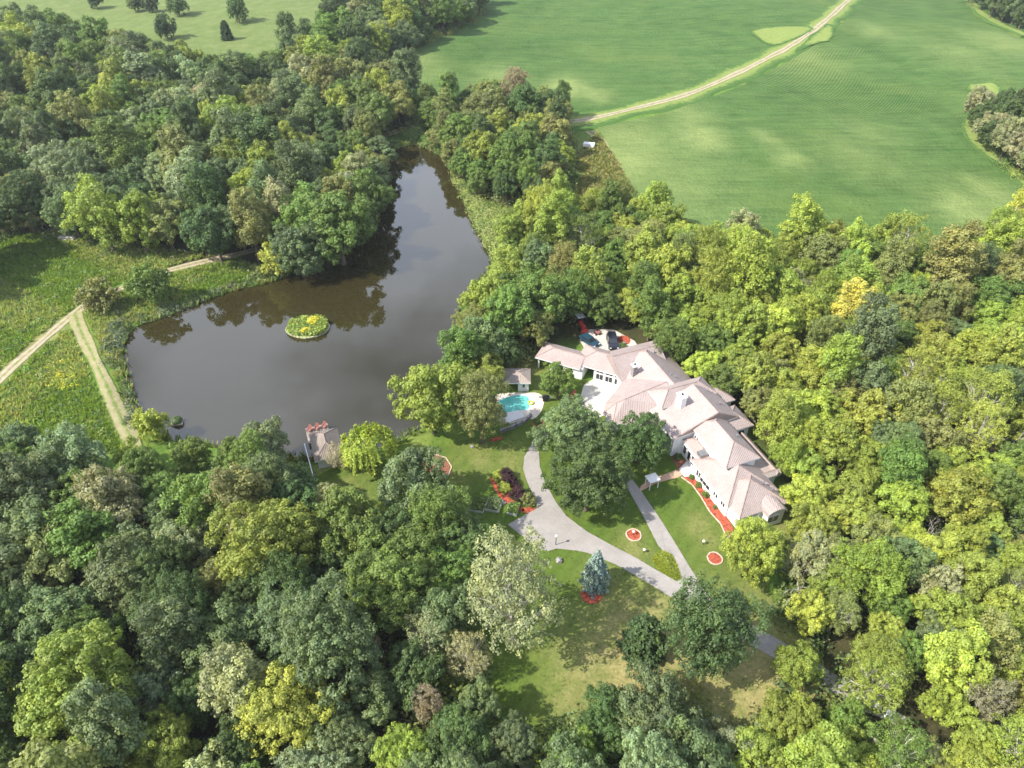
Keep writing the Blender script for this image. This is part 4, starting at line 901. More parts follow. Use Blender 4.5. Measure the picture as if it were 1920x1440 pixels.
def roofmesh(parent, V, slopes, eave, mat_='roof', caps=(), drop=0.24, nm='roof'):
    """V: points (world x, y, z); slopes: faces; eave: indices round the edge that get a white fascia and a soffit"""
    n = len(V); VV = list(V) + [(V[i][0], V[i][1], V[i][2] - drop) for i in eave]; F = list(slopes); I = [0] * len(F); m = len(eave)
    for k in range(m):
        F.append((eave[k], eave[(k + 1) % m], n + (k + 1) % m, n + k)); I.append(1)
    F.append(tuple(n + k for k in range(m))); I.append(1)
    o = parent_origin(parent); me = mesh(nm, [(x - o[0], y - o[1], z - o[2]) for x, y, z in VV], F, [mat_, 'trim'], False, I)
    import bmesh
    bm = bmesh.new(); bm.from_mesh(me); bmesh.ops.recalc_face_normals(bm, faces=bm.faces[:]); bm.to_mesh(me); bm.free(); me.update()
    uvproj(me); ob = link(nm, me, parent)
    for c in caps: capline(ob, [V[i] for i in c])
    return ob
def hip(parent, fr, a0, a1, b0, b1, z, slope=0.55, axis='a', h0=True, h1=True, mat_='roof', caps=True):
    if axis == 'b':
        f2 = lambda a, b: fr(b, a); return hip(parent, f2, b0, b1, a0, a1, z, slope, 'a', h0, h1, mat_, caps)
    hw = (b1 - b0) / 2; bm_ = (b0 + b1) / 2; zr = z + hw * slope
    r0 = a0 + (hw if h0 else 0); r1 = a1 - (hw if h1 else 0)
    if r1 < r0: r0 = r1 = (r0 + r1) / 2
    P = [(*fr(a0, b0), z), (*fr(a1, b0), z), (*fr(a1, b1), z), (*fr(a0, b1), z), (*fr(r0, bm_), zr), (*fr(r1, bm_), zr)]
    cp = [(4, 5)] + ([(0, 4), (3, 4)] if h0 else []) + ([(1, 5), (2, 5)] if h1 else [])
    return roofmesh(parent, P, [(0, 1, 5, 4), (1, 2, 5), (2, 3, 4, 5), (3, 0, 4)], (0, 1, 2, 3), mat_, cp if caps else ())
def walls(parent, fr, a0, a1, b0, b1, z0, z1, mat_='white', nm='wall'):
    return MB().prism([fr(a0, b0), fr(a0, b1), fr(a1, b1), fr(a1, b0)][::1], z0, z1).build(nm, mat_, parent)
def window(parent, fr, a, b, nrm, w, h, zc, panes=2, door=False, rows=1, trim=True):
    """nrm: '-b', '+b', '+a' or '-a' - the side of the wall the window looks out of"""
    c = Vector((*fr(a, b), 0)); q = Vector((*(fr(a + (1 if nrm[1] == 'a' else 0) * (1 if nrm[0] == '+' else -1), b + (1 if nrm[1] == 'b' else 0) * (1 if nrm[0] == '+' else -1))), 0)) - c
    q.normalize(); ang = math.atan2(q.y, q.x) - math.pi / 2; t = Vector((math.cos(ang), math.sin(ang), 0))
    mb = MB(); fw = 0.09
    for s in (-1, 1):
        p = c + t * s * (w / 2 + fw / 2) + q * .05; mb.box((p.x, p.y, zc), (fw, .16, h + 2 * fw), ang)
        p = c + q * .05; mb.box((p.x, p.y, zc + s * (h / 2 + fw / 2)), (w, .16, fw), ang)
    pw_ = w / panes
    for i in range(1, panes): p = c + t * (-w / 2 + i * pw_) + q * .05; mb.box((p.x, p.y, zc), (.07, .13, h), ang)
    fo_ = mb.build('door' if door else 'window', 'trim', parent)
    for i in range(panes):
        for r in range(rows):
            p = c + t * (-w / 2 + (i + .5) * pw_) + q * .03; MB().box((p.x, p.y, zc - h / 2 + (r + .5) * h / rows), (pw_ - .06, .06, h / rows - .06), ang).build('pane', 'glass', fo_)
    return fo_
def chimney(parent, fr, a, b, w, d, z0, z1, pots=1, mat_='white'):
    c = fr(a, b); u = Vector(fr(a + 1, b)) - Vector(c); rz = math.atan2(u.y, u.x)
    ch = MB().box((*c, (z0 + z1) / 2), (w, d, z1 - z0), rz).build('chimney', mat_, parent)
    MB().box((*c, z1 + .06), (w + .25, d + .25, .14), rz).build('chimney_cap', 'trim', ch)
    for i in range(pots):
        o = (i - (pots - 1) / 2) * .6; MB().tube([(c[0] + u.x * o, c[1] + u.y * o, z1 + .1), (c[0] + u.x * o, c[1] + u.y * o, z1 + .5)], .16, 8).build('chimney_pot', 'dark', ch)
def vent(parent, fr, a, b, z):
    c = fr(a, b); MB().tube([(*c, z - .3), (*c, z + .35)], .13, 8).tube([(*c, z + .35), (*c, z + .45)], [.22, .16], 8).build('roof_vent', 'metal', parent)

ov = 0.42
# near wing, two nested hips
hip(house, HL, 11.2, 21.6, -1.75, 7.35, 3.10); walls(house, HL, 11.2 + ov, 21.6 - ov, -1.75 + ov, 7.35 - ov, -.2, 3.0)
hip(house, HL, 15.5, 24.1, -1.35, 7.25, 2.95); walls(house, HL, 16.5, 24.1 - ov, -1.35 + ov * .8, 7.25 - ov, -.2, 2.85)
# bay with arched gable at the near end
bayf = lambda a, b: HL(a, b)
walls(house, HL, 23.3, 25.1, 3.0, 5.9, -.2, 2.9)
V = []; nseg = 7
for a in (20.6, 25.35):
    for i in range(nseg + 1):
        t = math.pi * i / nseg; V.append((*HL(a, 4.45 - 1.75 * math.cos(t)), 2.75 + 1.15 * math.sin(t) ** .8))
k = nseg + 1
roofmesh(house, V, [(i, i + 1, k + i + 1, k + i) for i in range(nseg)], tuple(list(range(k)) + list(range(2 * k - 1, k - 1, -1))), 'roof', (), .12)
MB().add([(*HL(25.12, 4.45 - 1.5 * math.cos(math.pi * i / 10)), 2.8 + .98 * math.sin(math.pi * i / 10)) for i in range(11)] + [(*HL(25.0, 4.45 - 1.5 * math.cos(math.pi * i / 10)), 2.8 + .98 * math.sin(math.pi * i / 10)) for i in range(11)], [tuple(range(11)), tuple(range(21, 10, -1))]).build('gable', 'white', house)
window(house, HL, 25.1, 4.0, '+a', 1.9, 1.35, 1.75, 2)
window(house, HL, 24.3, 5.9, '+b', .9, 1.4, 1.6, 1)
window(house, HL, 24.1 - ov, 1.45, '+a', 1.5, .55, 2.2, 2)
for a in (17.9, 18.5, 19.9, 20.4): window(house, HL, a, -1.75 + ov, '-b', .36, .9, 1.9, 1)
window(house, HL, 15.3, -1.75 + ov, '-b', 2.6, .9, 1.5, 3)
for a in (13.2, 13.8): window(house, HL, a, -1.75 + ov, '-b', .45, 1.5, 1.9, 1)
vent(house, HL, 20.6, 4.9, 4.5); vent(house, HL, 21.8, 5.9, 3.9)
# flat deck with tiled parapet behind the near wing
walls(house, HL, 9.4, 18.4, 6.0, 9.5, -.2, 2.75)
MB().prism([HL(9.4, 6.5), HL(9.4, 9.6), HL(18.5, 9.6), HL(18.5, 6.5)], 2.75, 2.9).build('roof_deck', 'oldroof', house)
def coping(pts):
    for (a0, b0, a1, b1, ia, ib) in pts:
        P = [(*HL(a0, b0), 3.0), (*HL(a1, b1), 3.0), (*HL(a1 + ia, b1 + ib), 3.45), (*HL(a0 + ia, b0 + ib), 3.45), (*HL(a0 + ia * 1.3, b0 + ib * 1.3), 2.85), (*HL(a1 + ia * 1.3, b1 + ib * 1.3), 2.85)]
        roofmesh(house, P, [(0, 1, 2, 3), (3, 2, 5, 4), (0, 3, 4), (1, 5, 2)], (0, 1, 5, 4), 'oldroof', [(3, 2)])
coping([(9.2, 10.0, 18.9, 10.0, 0, -.75), (18.9, 10.0, 18.9, 6.6, -.75, 0)])
# upper storey over the middle
hip(house, HL, 5.5, 16.7, .75, 6.95, 5.55, .56); walls(house, HL, 6.5, 16.7 - ov, .75 + ov, 6.95 - ov, 2.5, 5.45)
for a in (11.6, 14.3): window(house, HL, a, .75 + ov, '-b', 2.0, .42, 4.95, 2)
for b in (2.0, 4.2): window(house, HL, 16.7 - ov, b, '+a', 1.6, .38, 4.95, 1)
window(house, HL, 8.4, .75 + ov, '-b', 1.2, .4, 5.0, 1)
for a in (7.9, 8.5): window(house, HL, a, .75 + ov, '-b', .35, 1.1, 3.9, 1)
vent(house, HL, 11.9, 5.8, 6.2)
# low entry roof in front of it
hip(house, HL, 6.9, 12.2, -.75, 2.6, 3.35, .45); walls(house, HL, 7.0, 11.9, -.45, 2.2, -.2, 3.2)
window(house, HL, 8.0, -.45, '-b', .8, 1.7, 1.7, 1); window(house, HL, 9.3, -.45, '-b', .8, 1.9, 1.6, 1, True); window(house, HL, 10.5, -.45, '-b', .8, 1.9, 1.6, 1, True)
MB().prism([HL(10.8, -.4), HL(10.8, .9), HL(12.0, .9), HL(12.0, -.4)], 3.4, 4.1).build('skylight', 'metal', house)
# tall middle block: long ridge with gable to the near side
P = [(*HL(-.2, -2.75), 4.5), (*HL(7.4, -2.75), 4.5), (*HL(7.4, 5.0), 7.75), (*HL(7.4, 9.4), 5.4), (*HL(-.2, 9.4), 5.4), (*HL(-.2, 5.0), 7.75)]
roofmesh(house, P, [(0, 1, 2, 5), (5, 2, 3, 4), (1, 3, 2), (4, 0, 5)], (0, 1, 3, 4), 'roof', [(5, 2), (1, 2), (2, 3)])
MB().add([(*HL(a, b), z) for a in (0.2, 7.05) for b, z in ((-2.35, -.2), (8.9, -.2), (8.9, 5.2), (5.0, 7.5), (-2.35, 4.45))], [(4, 3, 2, 1, 0), (5, 6, 7, 8, 9), (0, 1, 6, 5), (1, 2, 7, 6), (2, 3, 8, 7), (3, 4, 9, 8), (4, 0, 5, 9)]).build('wall', 'white', house)
for a in (5.3, 6.3): window(house, HL, a, -2.35, '-b', .6, 2.0, 2.6, 1)
vent(house, HL, 4.6, 7.4, 6.6); vent(house, HL, 1.2, 7.2, 6.7)
# crossing roof with the white chimney
hip(house, HL, -3.5, 1.4, -1.55, 9.2, 5.75, .60, 'b', True, True); walls(house, HL, -3.5 + ov, 1.4 - ov, -1.55 + ov, 9.2 - ov, -.2, 5.6)
for a in (-1.5, -.75, 0.0): 
    c = HL(a, -1.55 + ov - .03); u = Vector(HL(a, -2)) - Vector(HL(a, -1)); u.normalize()
    w_ = MB().tube([(c[0], c[1], 4.6), (c[0] + u.x * .1, c[1] + u.y * .1, 4.6)], .34, 14).build('window', 'trim', house)
    MB().tube([(c[0] + u.x * .08, c[1] + u.y * .08, 4.6), (c[0] + u.x * .13, c[1] + u.y * .13, 4.6)], .25, 14).build('pane', 'glass', w_)
chimney(house, HL, 2.3, 1.3, 1.5, .95, 4.5, 8.4, 1)
# hips on the far side
hip(house, HL, -2.7, 2.4, 3.0, 12.6, 4.0, .55, 'b', False, True); walls(house, HL, -2.3, 2.0, 5, 12.2, -.2, 3.9)
hip(house, HL, 3.5, 8.9, 3.0, 11.75, 4.0, .60, 'b', False, True); walls(house, HL, 3.9, 8.5, 5, 11.3, -.2, 3.9)
window(house, HL, 8.5, 9.8, '+a', 1.1, 1.2, 2.6, 1)
# long rear wing and its turn to the garages
hip(house, HL, -18.8, -1.0, -2.6, 9.3, 3.1, .51, 'a', True, False); walls(house, HL, -18.3, -1.5, -2.0, 8.8, -.2, 3.0)
hip(house, HL, -18.75, -9.4, -2.9, 7.0, 3.05, .60, 'b', False, False); walls(house, HL, -18.2, -9.9, -2.4, 6.5, -.2, 2.95)
chimney(house, HL, -9.9, -.6, .9, .8, 4.0, 6.2, 1, 'stone')
for a, b in ((-14.6, 5.0), (-13.0, 5.2), (-6.2, 4.6), (-5.4, 5.2), (-4.4, 4.4)): vent(house, HL, a, b, 5.2)
# wing towards the pool with a blunt end
P = [(26.9, 94.7, 6.05), (19.2, 90.7, 5.5), (20.6, 99.9, 3.05), (18.9, 96.6, 3.05), (16.3, 92.5, 3.05), (15.6, 89.9, 3.05), (17.0, 87.4, 3.05), (25.6, 86.2, 3.05), (28.5, 90.0, 4.6), (17.9, 90.6, 4.9)]
roofmesh(house, P, [(0, 2, 3, 4, 9, 1), (9, 4, 5), (9, 5, 6), (1, 9, 6, 7, 8, 0), (0, 8, 2)], (2, 3, 4, 5, 6, 7, 8), 'roof', [(0, 1, 9), (9, 5), (9, 6), (9, 4)])
MB().prism([(21.0, 99.4), (19.3, 96.3), (16.8, 92.4), (16.1, 90.0), (17.4, 87.9), (25.4, 86.7), (27.6, 90.5)][::-1], -.2, 2.95).build('wall', 'white', house)
# garage wing with the open bay and french doors
GU = Vector((.904, -.426)).normalized(); GF_ = FR((11.5, 103.8), GU)      # a: along the eave to the right, b: away from the camera
hip(house, GF_, 0, 13.0, 0, 6.4, 3.0, .50, 'a', True, False)
walls(house, GF_, .5, 1.6, .45, 5.9, -.2, 2.9); walls(house, GF_, 3.9, 12.0, .45, 5.9, -.2, 2.9); walls(house, GF_, 1.6, 3.9, 3.6, 5.9, -.2, 2.9)
MB().prism([GF_(1.6, 3.5), GF_(1.6, 3.6), GF_(3.9, 3.6), GF_(3.9, 3.5)][::-1], 0, 2.85).build('garage_back', 'dark', house)
for a in (5.1, 6.9, 8.7):
    window(house, GF_, a, .45, '-b', 1.35, 1.25, 1.15, 2, True, 3); window(house, GF_, a, .45, '-b', 1.35, .4, 2.25, 2)
# carport at the far end
CF = FR((4.3, 105.9), Vector((6.8, -3.1)))
hip(house, CF, 0, 9.0, 0, 5.4, 2.75, .42, 'a', True, False)
walls(house, CF, 5.6, 9.4, .5, 4.9, -.2, 2.6); window(house, CF, 7.2, .5, '-b', .5, .6, 1.9, 1)
for a in (.6, 3.1): 
    for b in (.6, 4.8): MB().box((*CF(a, b), 1.25), (.28, .28, 2.7), 0).build('post', 'trim', house)
MB().prism([CF(.4, 4.0), CF(.4, 4.9), CF(5.6, 4.9), CF(5.6, 4.0)][::-1], 0, 2.2).build('wall', 'dark', house)

# ================================================================== POOL AND POOL HOUSE
Z4 = lambda L: [gp(860 + x / 8, 640 + y / 8) for x, y in L]
sheet('pool_deck', smoothpoly(Z4([(560, 800), (730, 775), (1050, 775), (1190, 775), (1290, 850), (1275, 960), (1230, 1080), (1110, 1190), (1040, 1140), (980, 1170), (720, 1260), (560, 1200), (480, 1050), (490, 900)]), 1), 0.10, 'deck', 2, thick=0.12)
PL = smoothpoly(Z4([(530, 980), (640, 870), (850, 815), (1000, 820), (1058, 860), (1066, 950), (1060, 1010), (1010, 1042), (860, 1042), (720, 1080), (600, 1100), (540, 1060)]), 2)
pool = thing('swimming_pool', 'turquoise swimming pool with rounded end and pale coping', 'pool', (*PL[0], 0))
n = len(PL); PO = grow(PL, .35)
MB().add([(x, y, .14) for x, y in PL] + [(x, y, .14) for x, y in PO] + [(x, y, .05) for x, y in PO] + [(x, y, .05) for x, y in PL], [(i, (i + 1) % n, n + (i + 1) % n, n + i) for i in range(n)] + [(n + i, n + (i + 1) % n, 2 * n + (i + 1) % n, 2 * n + i) for i in range(n)]).build('coping', 'white_paving', pool)
MB().add([(x, y, .118) for x, y in PL], [tuple(range(n))]).build('water', 'pool', pool)
cvp = Z4([(690, 1115), (850, 1055), (960, 1090), (985, 1150), (720, 1245)])
tag(MB().prism(cvp, .12, .30).build('pool_cover', 'white_paving', origin=(*cvp[0], 0)), 'white folded pool cover lying at the near edge of the pool', 'pool cover')
# stone retaining wall
rw = thing('retaining_wall', 'dark grey stone retaining wall curving below the pool deck', 'wall', (*gp(950, 805), 0))
L = dens(smoothpoly(PX([(938, 812), (962, 803), (985, 792), (996, 781)]), 1, False), .75, 0, False)
for c_ in range(3):
    for i, (a, b) in enumerate(zip(L[:-1], L[1:])):
        MB().box(((a[0] + b[0]) / 2, (a[1] + b[1]) / 2, .05 + c_ * .3), (math.dist(a, b) * random.uniform(.86, .97), random.uniform(.42, .55), random.uniform(.24, .29)), math.atan2(b[1] - a[1], b[0] - a[0])).build('stone', 'stone', rw)
ph0 = gp(946, 736); ph1 = gp(992, 736); PF = FR((ph0[0], ph0[1] + .2), (1, 0.0)); pwid = ph1[0] - ph0[0]
ph = thing('pool_house', 'small white pool house with a tiled roof and open porch beside the pool', 'building', (*ph0, 0))
hip(ph, PF, -.3, pwid + .3, -.3, 4.0, 2.35, .42, mat_='oldroof')
walls(ph, PF, pwid * .55, pwid - .1, .1, 3.4, -.1, 2.2); walls(ph, PF, .2, pwid * .55, 2.4, 3.4, -.1, 2.2)
MB().box((*PF(.3, .2), 1.05), (.3, .3, 2.3)).build('post', 'trim', ph)
MB().prism([PF(.4, 2.3), PF(pwid * .55, 2.3), PF(pwid * .55, 2.39), PF(.4, 2.39)], 0, 2.1).build('porch_back', 'dark', ph)
window(ph, PF, pwid * .78, .1, '-b', .5, .9, 1.4, 1)
fx, fy = gp(995, 757)
fl = MB(); 
for i in range(14):
    t0, t1 = 6.283 * i / 14, 6.283 * (i + 1) / 14
    fl.tube([(fx + .45 * math.cos(t0), fy + .45 * math.sin(t0), .28), (fx + .45 * math.cos(t1), fy + .45 * math.sin(t1), .28)], .14, 7, cap=False)
M['lime'] = simple('lime_vinyl', (.55, .75, .1), .4, .05)
tag(fl.build('pool_float', 'lime', origin=(fx, fy, 0), smoothf=True), 'lime-green ring float lying on the deck at the pool end', 'pool float')
def chair(name, x, y, rz, mat_, label, cat='chair', group=None, lounger=False):
    e = thing(name, label, cat, (x, y, H1(x, y) if not lounger else .1), group, rz)
    def pt(nm, boxes):
        mb = MB()
        for c, s, tilt in boxes:
            k = len(mb.V); mb.box(c, s)
            if tilt:
                for i in range(k, len(mb.V)):
                    v = Vector(mb.V[i]) - Vector(c); co, si = math.cos(tilt), math.sin(tilt); mb.V[i] = (c[0] + v.x, c[1] + v.y * co - v.z * si, c[2] + v.y * si + v.z * co)
        me = mesh(nm, mb.V, mb.F, mat_); return link(nm, me, e)
    if lounger:
        pt('seat', [((0, -.3, .32), (.65, 1.3, .08), 0)]); pt('backrest', [((0, .6, .5), (.65, .7, .07), .6)])
        for sx in (-.27, .27):
            for sy in (-.8, .3): pt('leg', [((sx, sy, .15), (.06, .06, .3), 0)])
    else:
        for i in range(5): pt('back_slat', [((-.26 + .13 * i, .38, .72), (.11, .04, .95 - .05 * abs(i - 2)), -.35)])
        pt('seat', [((0, 0, .36), (.62, .62, .05), .12)])
        for sx in (-.38, .38):
            pt('arm', [((sx, -.02, .60), (.15, .8, .04), 0)]); pt('leg', [((sx * .93, -.36, .3), (.05, .1, .6), 0)]); pt('leg', [((sx * .93, .3, .3), (.05, .1, .6), 0)])
    return e
gx_, gy_ = gp(1023, 752)
gr = thing('barbecue_grill', 'black barbecue grill beside the pool deck under the carport tree', 'grill', (gx_, gy_, .05))
MB().box((gx_, gy_, .95), (1.3, .6, .3)).box((gx_, gy_, 1.2), (1.1, .5, .3), taper=.8).build('lid', 'black', gr); MB().box((gx_, gy_, .45), (1.0, .5, .7)).build('cabinet', 'black', gr)
for s in (-1, 1): MB().box((gx_ + s * .95, gy_, .95), (.55, .5, .06)).build('side_shelf', 'metal', gr)

# ================================================================== BOATHOUSE
b0 = gp(578, 862); BF = FR(gp(600, 850), Vector((.42, -.9)))          # a: towards the camera
bx0 = gp(615, 856)
bh = thing('boathouse', 'boathouse with weathered tiled hip roof at the pond edge', 'building', (*bx0, 0))
BF = FR(bx0, Vector((.35, -.94)))
hip(bh, BF, -3.2, 3.6, -2.2, 2.5, 2.3, .55, mat_='boatroof'); walls(bh, BF, -2.8, 3.1, -1.8, 2.1, -1.2, 2.2)
window(bh, BF, 0, -1.8, '-b', 1.4, .9, 1.4, 2)
dk = BF(-6.2, -1.2)
dock = thing('dock_platform', 'pale plank dock platform at the pond end of the boathouse', 'dock', (*dk, 0))
for i in range(15): MB().prism([BF(-7.4 + i * .26, -2.6), BF(-7.4 + i * .26 + .23, -2.6), BF(-7.4 + i * .26 + .23, 1.2), BF(-7.4 + i * .26, 1.2)], -.12, -.04).build('plank', 'dockwood', dock)
for a in (-7.2, -4.2):
    for b in (-2.4, 1.0): MB().tube([(*BF(a, b), -2.6), (*BF(a, b), .0)], .12, 7).build('pile', 'palewood', dock)
M['redpaint'] = simple('faded_red_paint', (.30, .12, .10), .6, .15)
for i, lab in enumerate(['leftmost red slatted chair on the boathouse dock', 'middle red slatted chair on the boathouse dock', 'rightmost red slatted chair on the boathouse dock']):
    x, y = BF(-6.4, -2.0 + i * 1.25); c = chair('slatted_chair', x, y, math.atan2(-.35, .94) + .1 + random.uniform(-.2, .2), 'redpaint', lab, group='chairs on the dock'); c.location.z = -.04
rl = thing('handrail', 'long pale sloping handrail beside the boathouse', 'handrail', (*gp(590, 848), 0))
ra, rb = BF(-2.0, -3.2), BF(6.0, -2.9); MB().tube([(*ra, 1.5), (*rb, 1.2)], .09, 8).build('rail', 'trim', rl)
for t in (0.02, .35, .68, .98): q = (ra[0] + (rb[0] - ra[0]) * t, ra[1] + (rb[1] - ra[1]) * t); MB().box((*q, .5), (.1, .1, 2.0 - t * .3)).build('post', 'trim', rl)

# ================================================================== VEHICLES
def car(label, name, x, y, rz, col, L=4.7, Wd=1.86, Hh=1.45, suv=False, z=0.09, group=None):
    m = simple(name + '_paint', col, .22, .04, 2, spec=.6); e = thing(name, label, 'car', (x, y, z), group, rz)
    hl = L / 2; hb = .82 if not suv else .98
    prof = [(-hl, .38), (-hl + .02, hb - .12), (-hl + .35, hb), (-hl * .35, hb + .06), (hl * .45, hb + .06), (hl - .55, hb - .02), (hl - .08, hb - .2), (hl, .4), (hl - .3, .24), (-hl + .3, .24)]
    def loft(prof, w0, w1, zt, nm, mat_, par):
        secs = [(-1, .90), (-.96, 1), (.96, 1), (1, .90)]; V = []; F = []; n = len(prof)
        cz = sum(p[1] for p in prof) / n
        for s, k in secs:
            for (px, pz) in prof:
                t = min(1, max(0, (pz - .24) / max(.01, zt - .24))); w = w0 + (w1 - w0) * t; V.append((px * (k if abs(k) < 1 else 1) if False else px * (1 - (1 - k) * .25), s * w, cz + (pz - cz) * (k * .5 + .5)))
        for i in range(3):
            for j in range(n): F.append((i * n + j, i * n + (j + 1) % n, (i + 1) * n + (j + 1) % n, (i + 1) * n + j))
        F.append(tuple(range(n))); F.append(tuple(3 * n + j for j in range(n - 1, -1, -1)))
        me = mesh(nm, V, F, mat_, False)
        import bmesh
        bm = bmesh.new(); bm.from_mesh(me); bmesh.ops.recalc_face_normals(bm, faces=bm.faces[:]); bmesh.ops.bevel(bm, geom=bm.edges[:], offset=.04, segments=2, affect='EDGES', clamp_overlap=True); bm.to_mesh(me); bm.free()
        return link(nm, me, par)
    body = loft(prof, Wd / 2, Wd / 2 * .94, hb, 'body', m, e)
    rear = -hl + (.25 if suv else .75); cab = [(rear, hb), (rear + .22, Hh - .05), (rear + .5, Hh), (hl * .12, Hh), (hl * .16 + .1, Hh - .05), (hl * .48, hb)]
    loft(cab, Wd / 2 * .93, Wd / 2 * .74, Hh, 'cabin', m, e)
    k = .985
    for s in (-1, 1):
        V = [(rear + .32, s * Wd / 2 * .925, hb + .07), (hl * .36, s * Wd / 2 * .925, hb + .07), (hl * .12, s * Wd / 2 * .79, Hh - .12), (rear + .48, s * Wd / 2 * .79, Hh - .12)]
        V += [(a, b + s * .02, c) for a, b, c in V]; link('side_window', mesh('side_window', V, [(0, 1, 2, 3), (4, 5, 6, 7), (0, 1, 5, 4), (2, 3, 7, 6)], 'glass'), e)
    V = [(hl * .47, -Wd * .41, hb + .07), (hl * .47, Wd * .41, hb + .07), (hl * .17 + .04, Wd * .345, Hh - .08), (hl * .17 + .04, -Wd * .345, Hh - .08)]; V += [(a + .03, b, c + .03) for a, b, c in V]
    link('windscreen', mesh('windscreen', V, [(0, 1, 2, 3), (4, 5, 6, 7), (0, 1, 5, 4), (2, 3, 7, 6)], 'glass'), e)
    V = [(rear + .01, -Wd * .4, hb + .08), (rear + .01, Wd * .4, hb + .08), (rear + .19, Wd * .34, Hh - .1), (rear + .19, -Wd * .34, Hh - .1)]; V += [(a - .03, b, c + .02) for a, b, c in V]
    link('rear_window', mesh('rear_window', V, [(0, 1, 2, 3), (4, 5, 6, 7), (0, 1, 5, 4), (2, 3, 7, 6)], 'glass'), e)
    for sx in (-hl * .62, hl * .62):
        for s in (-1, 1):
            w = MB().tube([(sx, s * (Wd / 2 - .2), .34), (sx, s * (Wd / 2 + .02), .34)], .34, 16); wo_ = link('wheel', mesh('wheel', w.V, w.F, 'black', False), e)
            w = MB().tube([(sx, s * (Wd / 2 - .05), .34), (sx, s * (Wd / 2 + .035), .34)], .2, 12); link('rim', mesh('rim', w.V, w.F, 'metal', False), wo_)
    for s in (-1, 1):
        for nm, xx, mt in (('headlight', hl - .1, 'trim'), ('tail_light', -hl + .03, 'redpaint')):
            w = MB().box((xx, s * Wd * .36, hb - .22), (.12, .34, .14)); link(nm, mesh(nm, w.V, w.F, mt), e)
        w = MB().box((hl * .42, s * (Wd / 2 + .08), hb + .12), (.14, .2, .13)); link('mirror', mesh('mirror', w.V, w.F, m), e)
    return e
x, y = gp(1148, 646); car('black sport utility car parked behind the house', 'parked_car', x, y, R_(-88), (.012, .013, .02), 4.9, 1.98, 1.8, True, group='cars behind the house')
x, y = gp(1104, 643); car('blue car parked behind the garage wing in tree shade', 'parked_car', x, y, R_(-50), (.018, .055, .085), 4.6, 1.82, 1.45, group='cars behind the house')
x, y = gp(1638, 1330); car('white car half hidden under trees at the lower right', 'parked_car', x, y, R_(-24), (.75, .75, .77), 4.6, 1.82, 1.45, z=0.03)
# red tractor with white canopy
tx, ty = gp(1090, 614); tr_ = thing('tractor', 'red tractor with a white canopy at the edge of the wood behind the house', 'tractor', (tx, ty, 0))
M['tractor'] = simple('red_tractor_paint', (.5, .06, .04), .4, .1)
MB().box((tx, ty - .5, .95), (.8, 2.2, .7), .35).build('hood', 'tractor', tr_); MB().box((tx - .3, ty + .8, .8), (1.1, 1.0, .6), .35).build('platform', 'tractor', tr_); MB().box((tx - .3, ty + .9, 1.3), (.5, .5, .5), .35).build('seat', 'black', tr_)
MB().box((tx - .35, ty + .9, 2.35), (1.6, 1.7, .12), .35).build('canopy', 'trim', tr_)
for a, b in ((-.95, .3), (.25, .5), (-.95, 1.5), (.2, 1.6)): MB().box((tx + a, ty + b, 1.6), (.06, .06, 1.5)).build('canopy_post', 'black', tr_)
for a, b, r in ((-.95, 1.0, .7), (.45, 1.3, .7), (-.4, -1.2, .42), (.75, -.95, .42)):
    w = MB().tube([(tx + a - .15, ty + b - .05, r), (tx + a + .15, ty + b + .05, r)], r, 16).build('wheel', 'black', tr_)
MB().box((tx + .5, ty - 1.9, .45), (1.5, .5, .5), .35).build('loader_bucket', 'tractor', tr_)
lx, ly = gp(1120, 626); mw = thing('riding_mower', 'small dark riding mower between the red tractor and the parked cars', 'mower', (lx, ly, 0.05))
MB().box((lx, ly, .5), (.7, 1.3, .35), .6).build('body', 'redpaint', mw); MB().box((lx - .1, ly + .3, .85), (.45, .4, .4), .6).build('seat', 'black', mw); MB().box((lx, ly, .22), (1.1, .8, .15), .6).build('cutting_deck', 'black', mw)
for a, b in ((-.5, .3), (.4, .6), (-.4, -.6), (.45, -.35)): MB().tube([(lx + a - .08, ly + b, .24), (lx + a + .08, ly + b, .24)], .24, 12).build('wheel', 'black', mw)
# white trailer at the field edge
x, y = gp(1104, 277); z = H1(x, y); tl = thing('utility_trailer', 'small white trailer parked at the field edge right of the clump', 'trailer', (x, y, z))
MB().box((x, y, z + .95), (3.4, 1.8, 1.0), -.25).build('box_body', 'trim', tl); MB().box((x + 2.3, y - .55, z + .5), (1.4, .1, .1), -.25).build('drawbar', 'metal', tl)
for s in (-1, 1): MB().tube([(x + s * .25, y + s * .95, z + .35), (x + s * .28, y + s * 1.08, z + .35)], .35, 12).build('wheel', 'black', tl)
# weathered bench/log by the left wood
x, y = gp(125, 452); z = H1(x, y)
lg = thing('log_pile', 'grey log pile in the shaded meadow below the left wood', 'log pile', (x, y, z))
for i, (dy, dz) in enumerate(((0, .3), (.55, .28), (1.1, .32), (.28, .75), (.83, .75))): MB().tube([(x - 2 + random.uniform(-.3, .3), y + dy, z + dz), (x + 2 + random.uniform(-.3, .3), y + dy + .1, z + dz)], random.uniform(.24, .3), 9).build('log', 'palebark', lg)

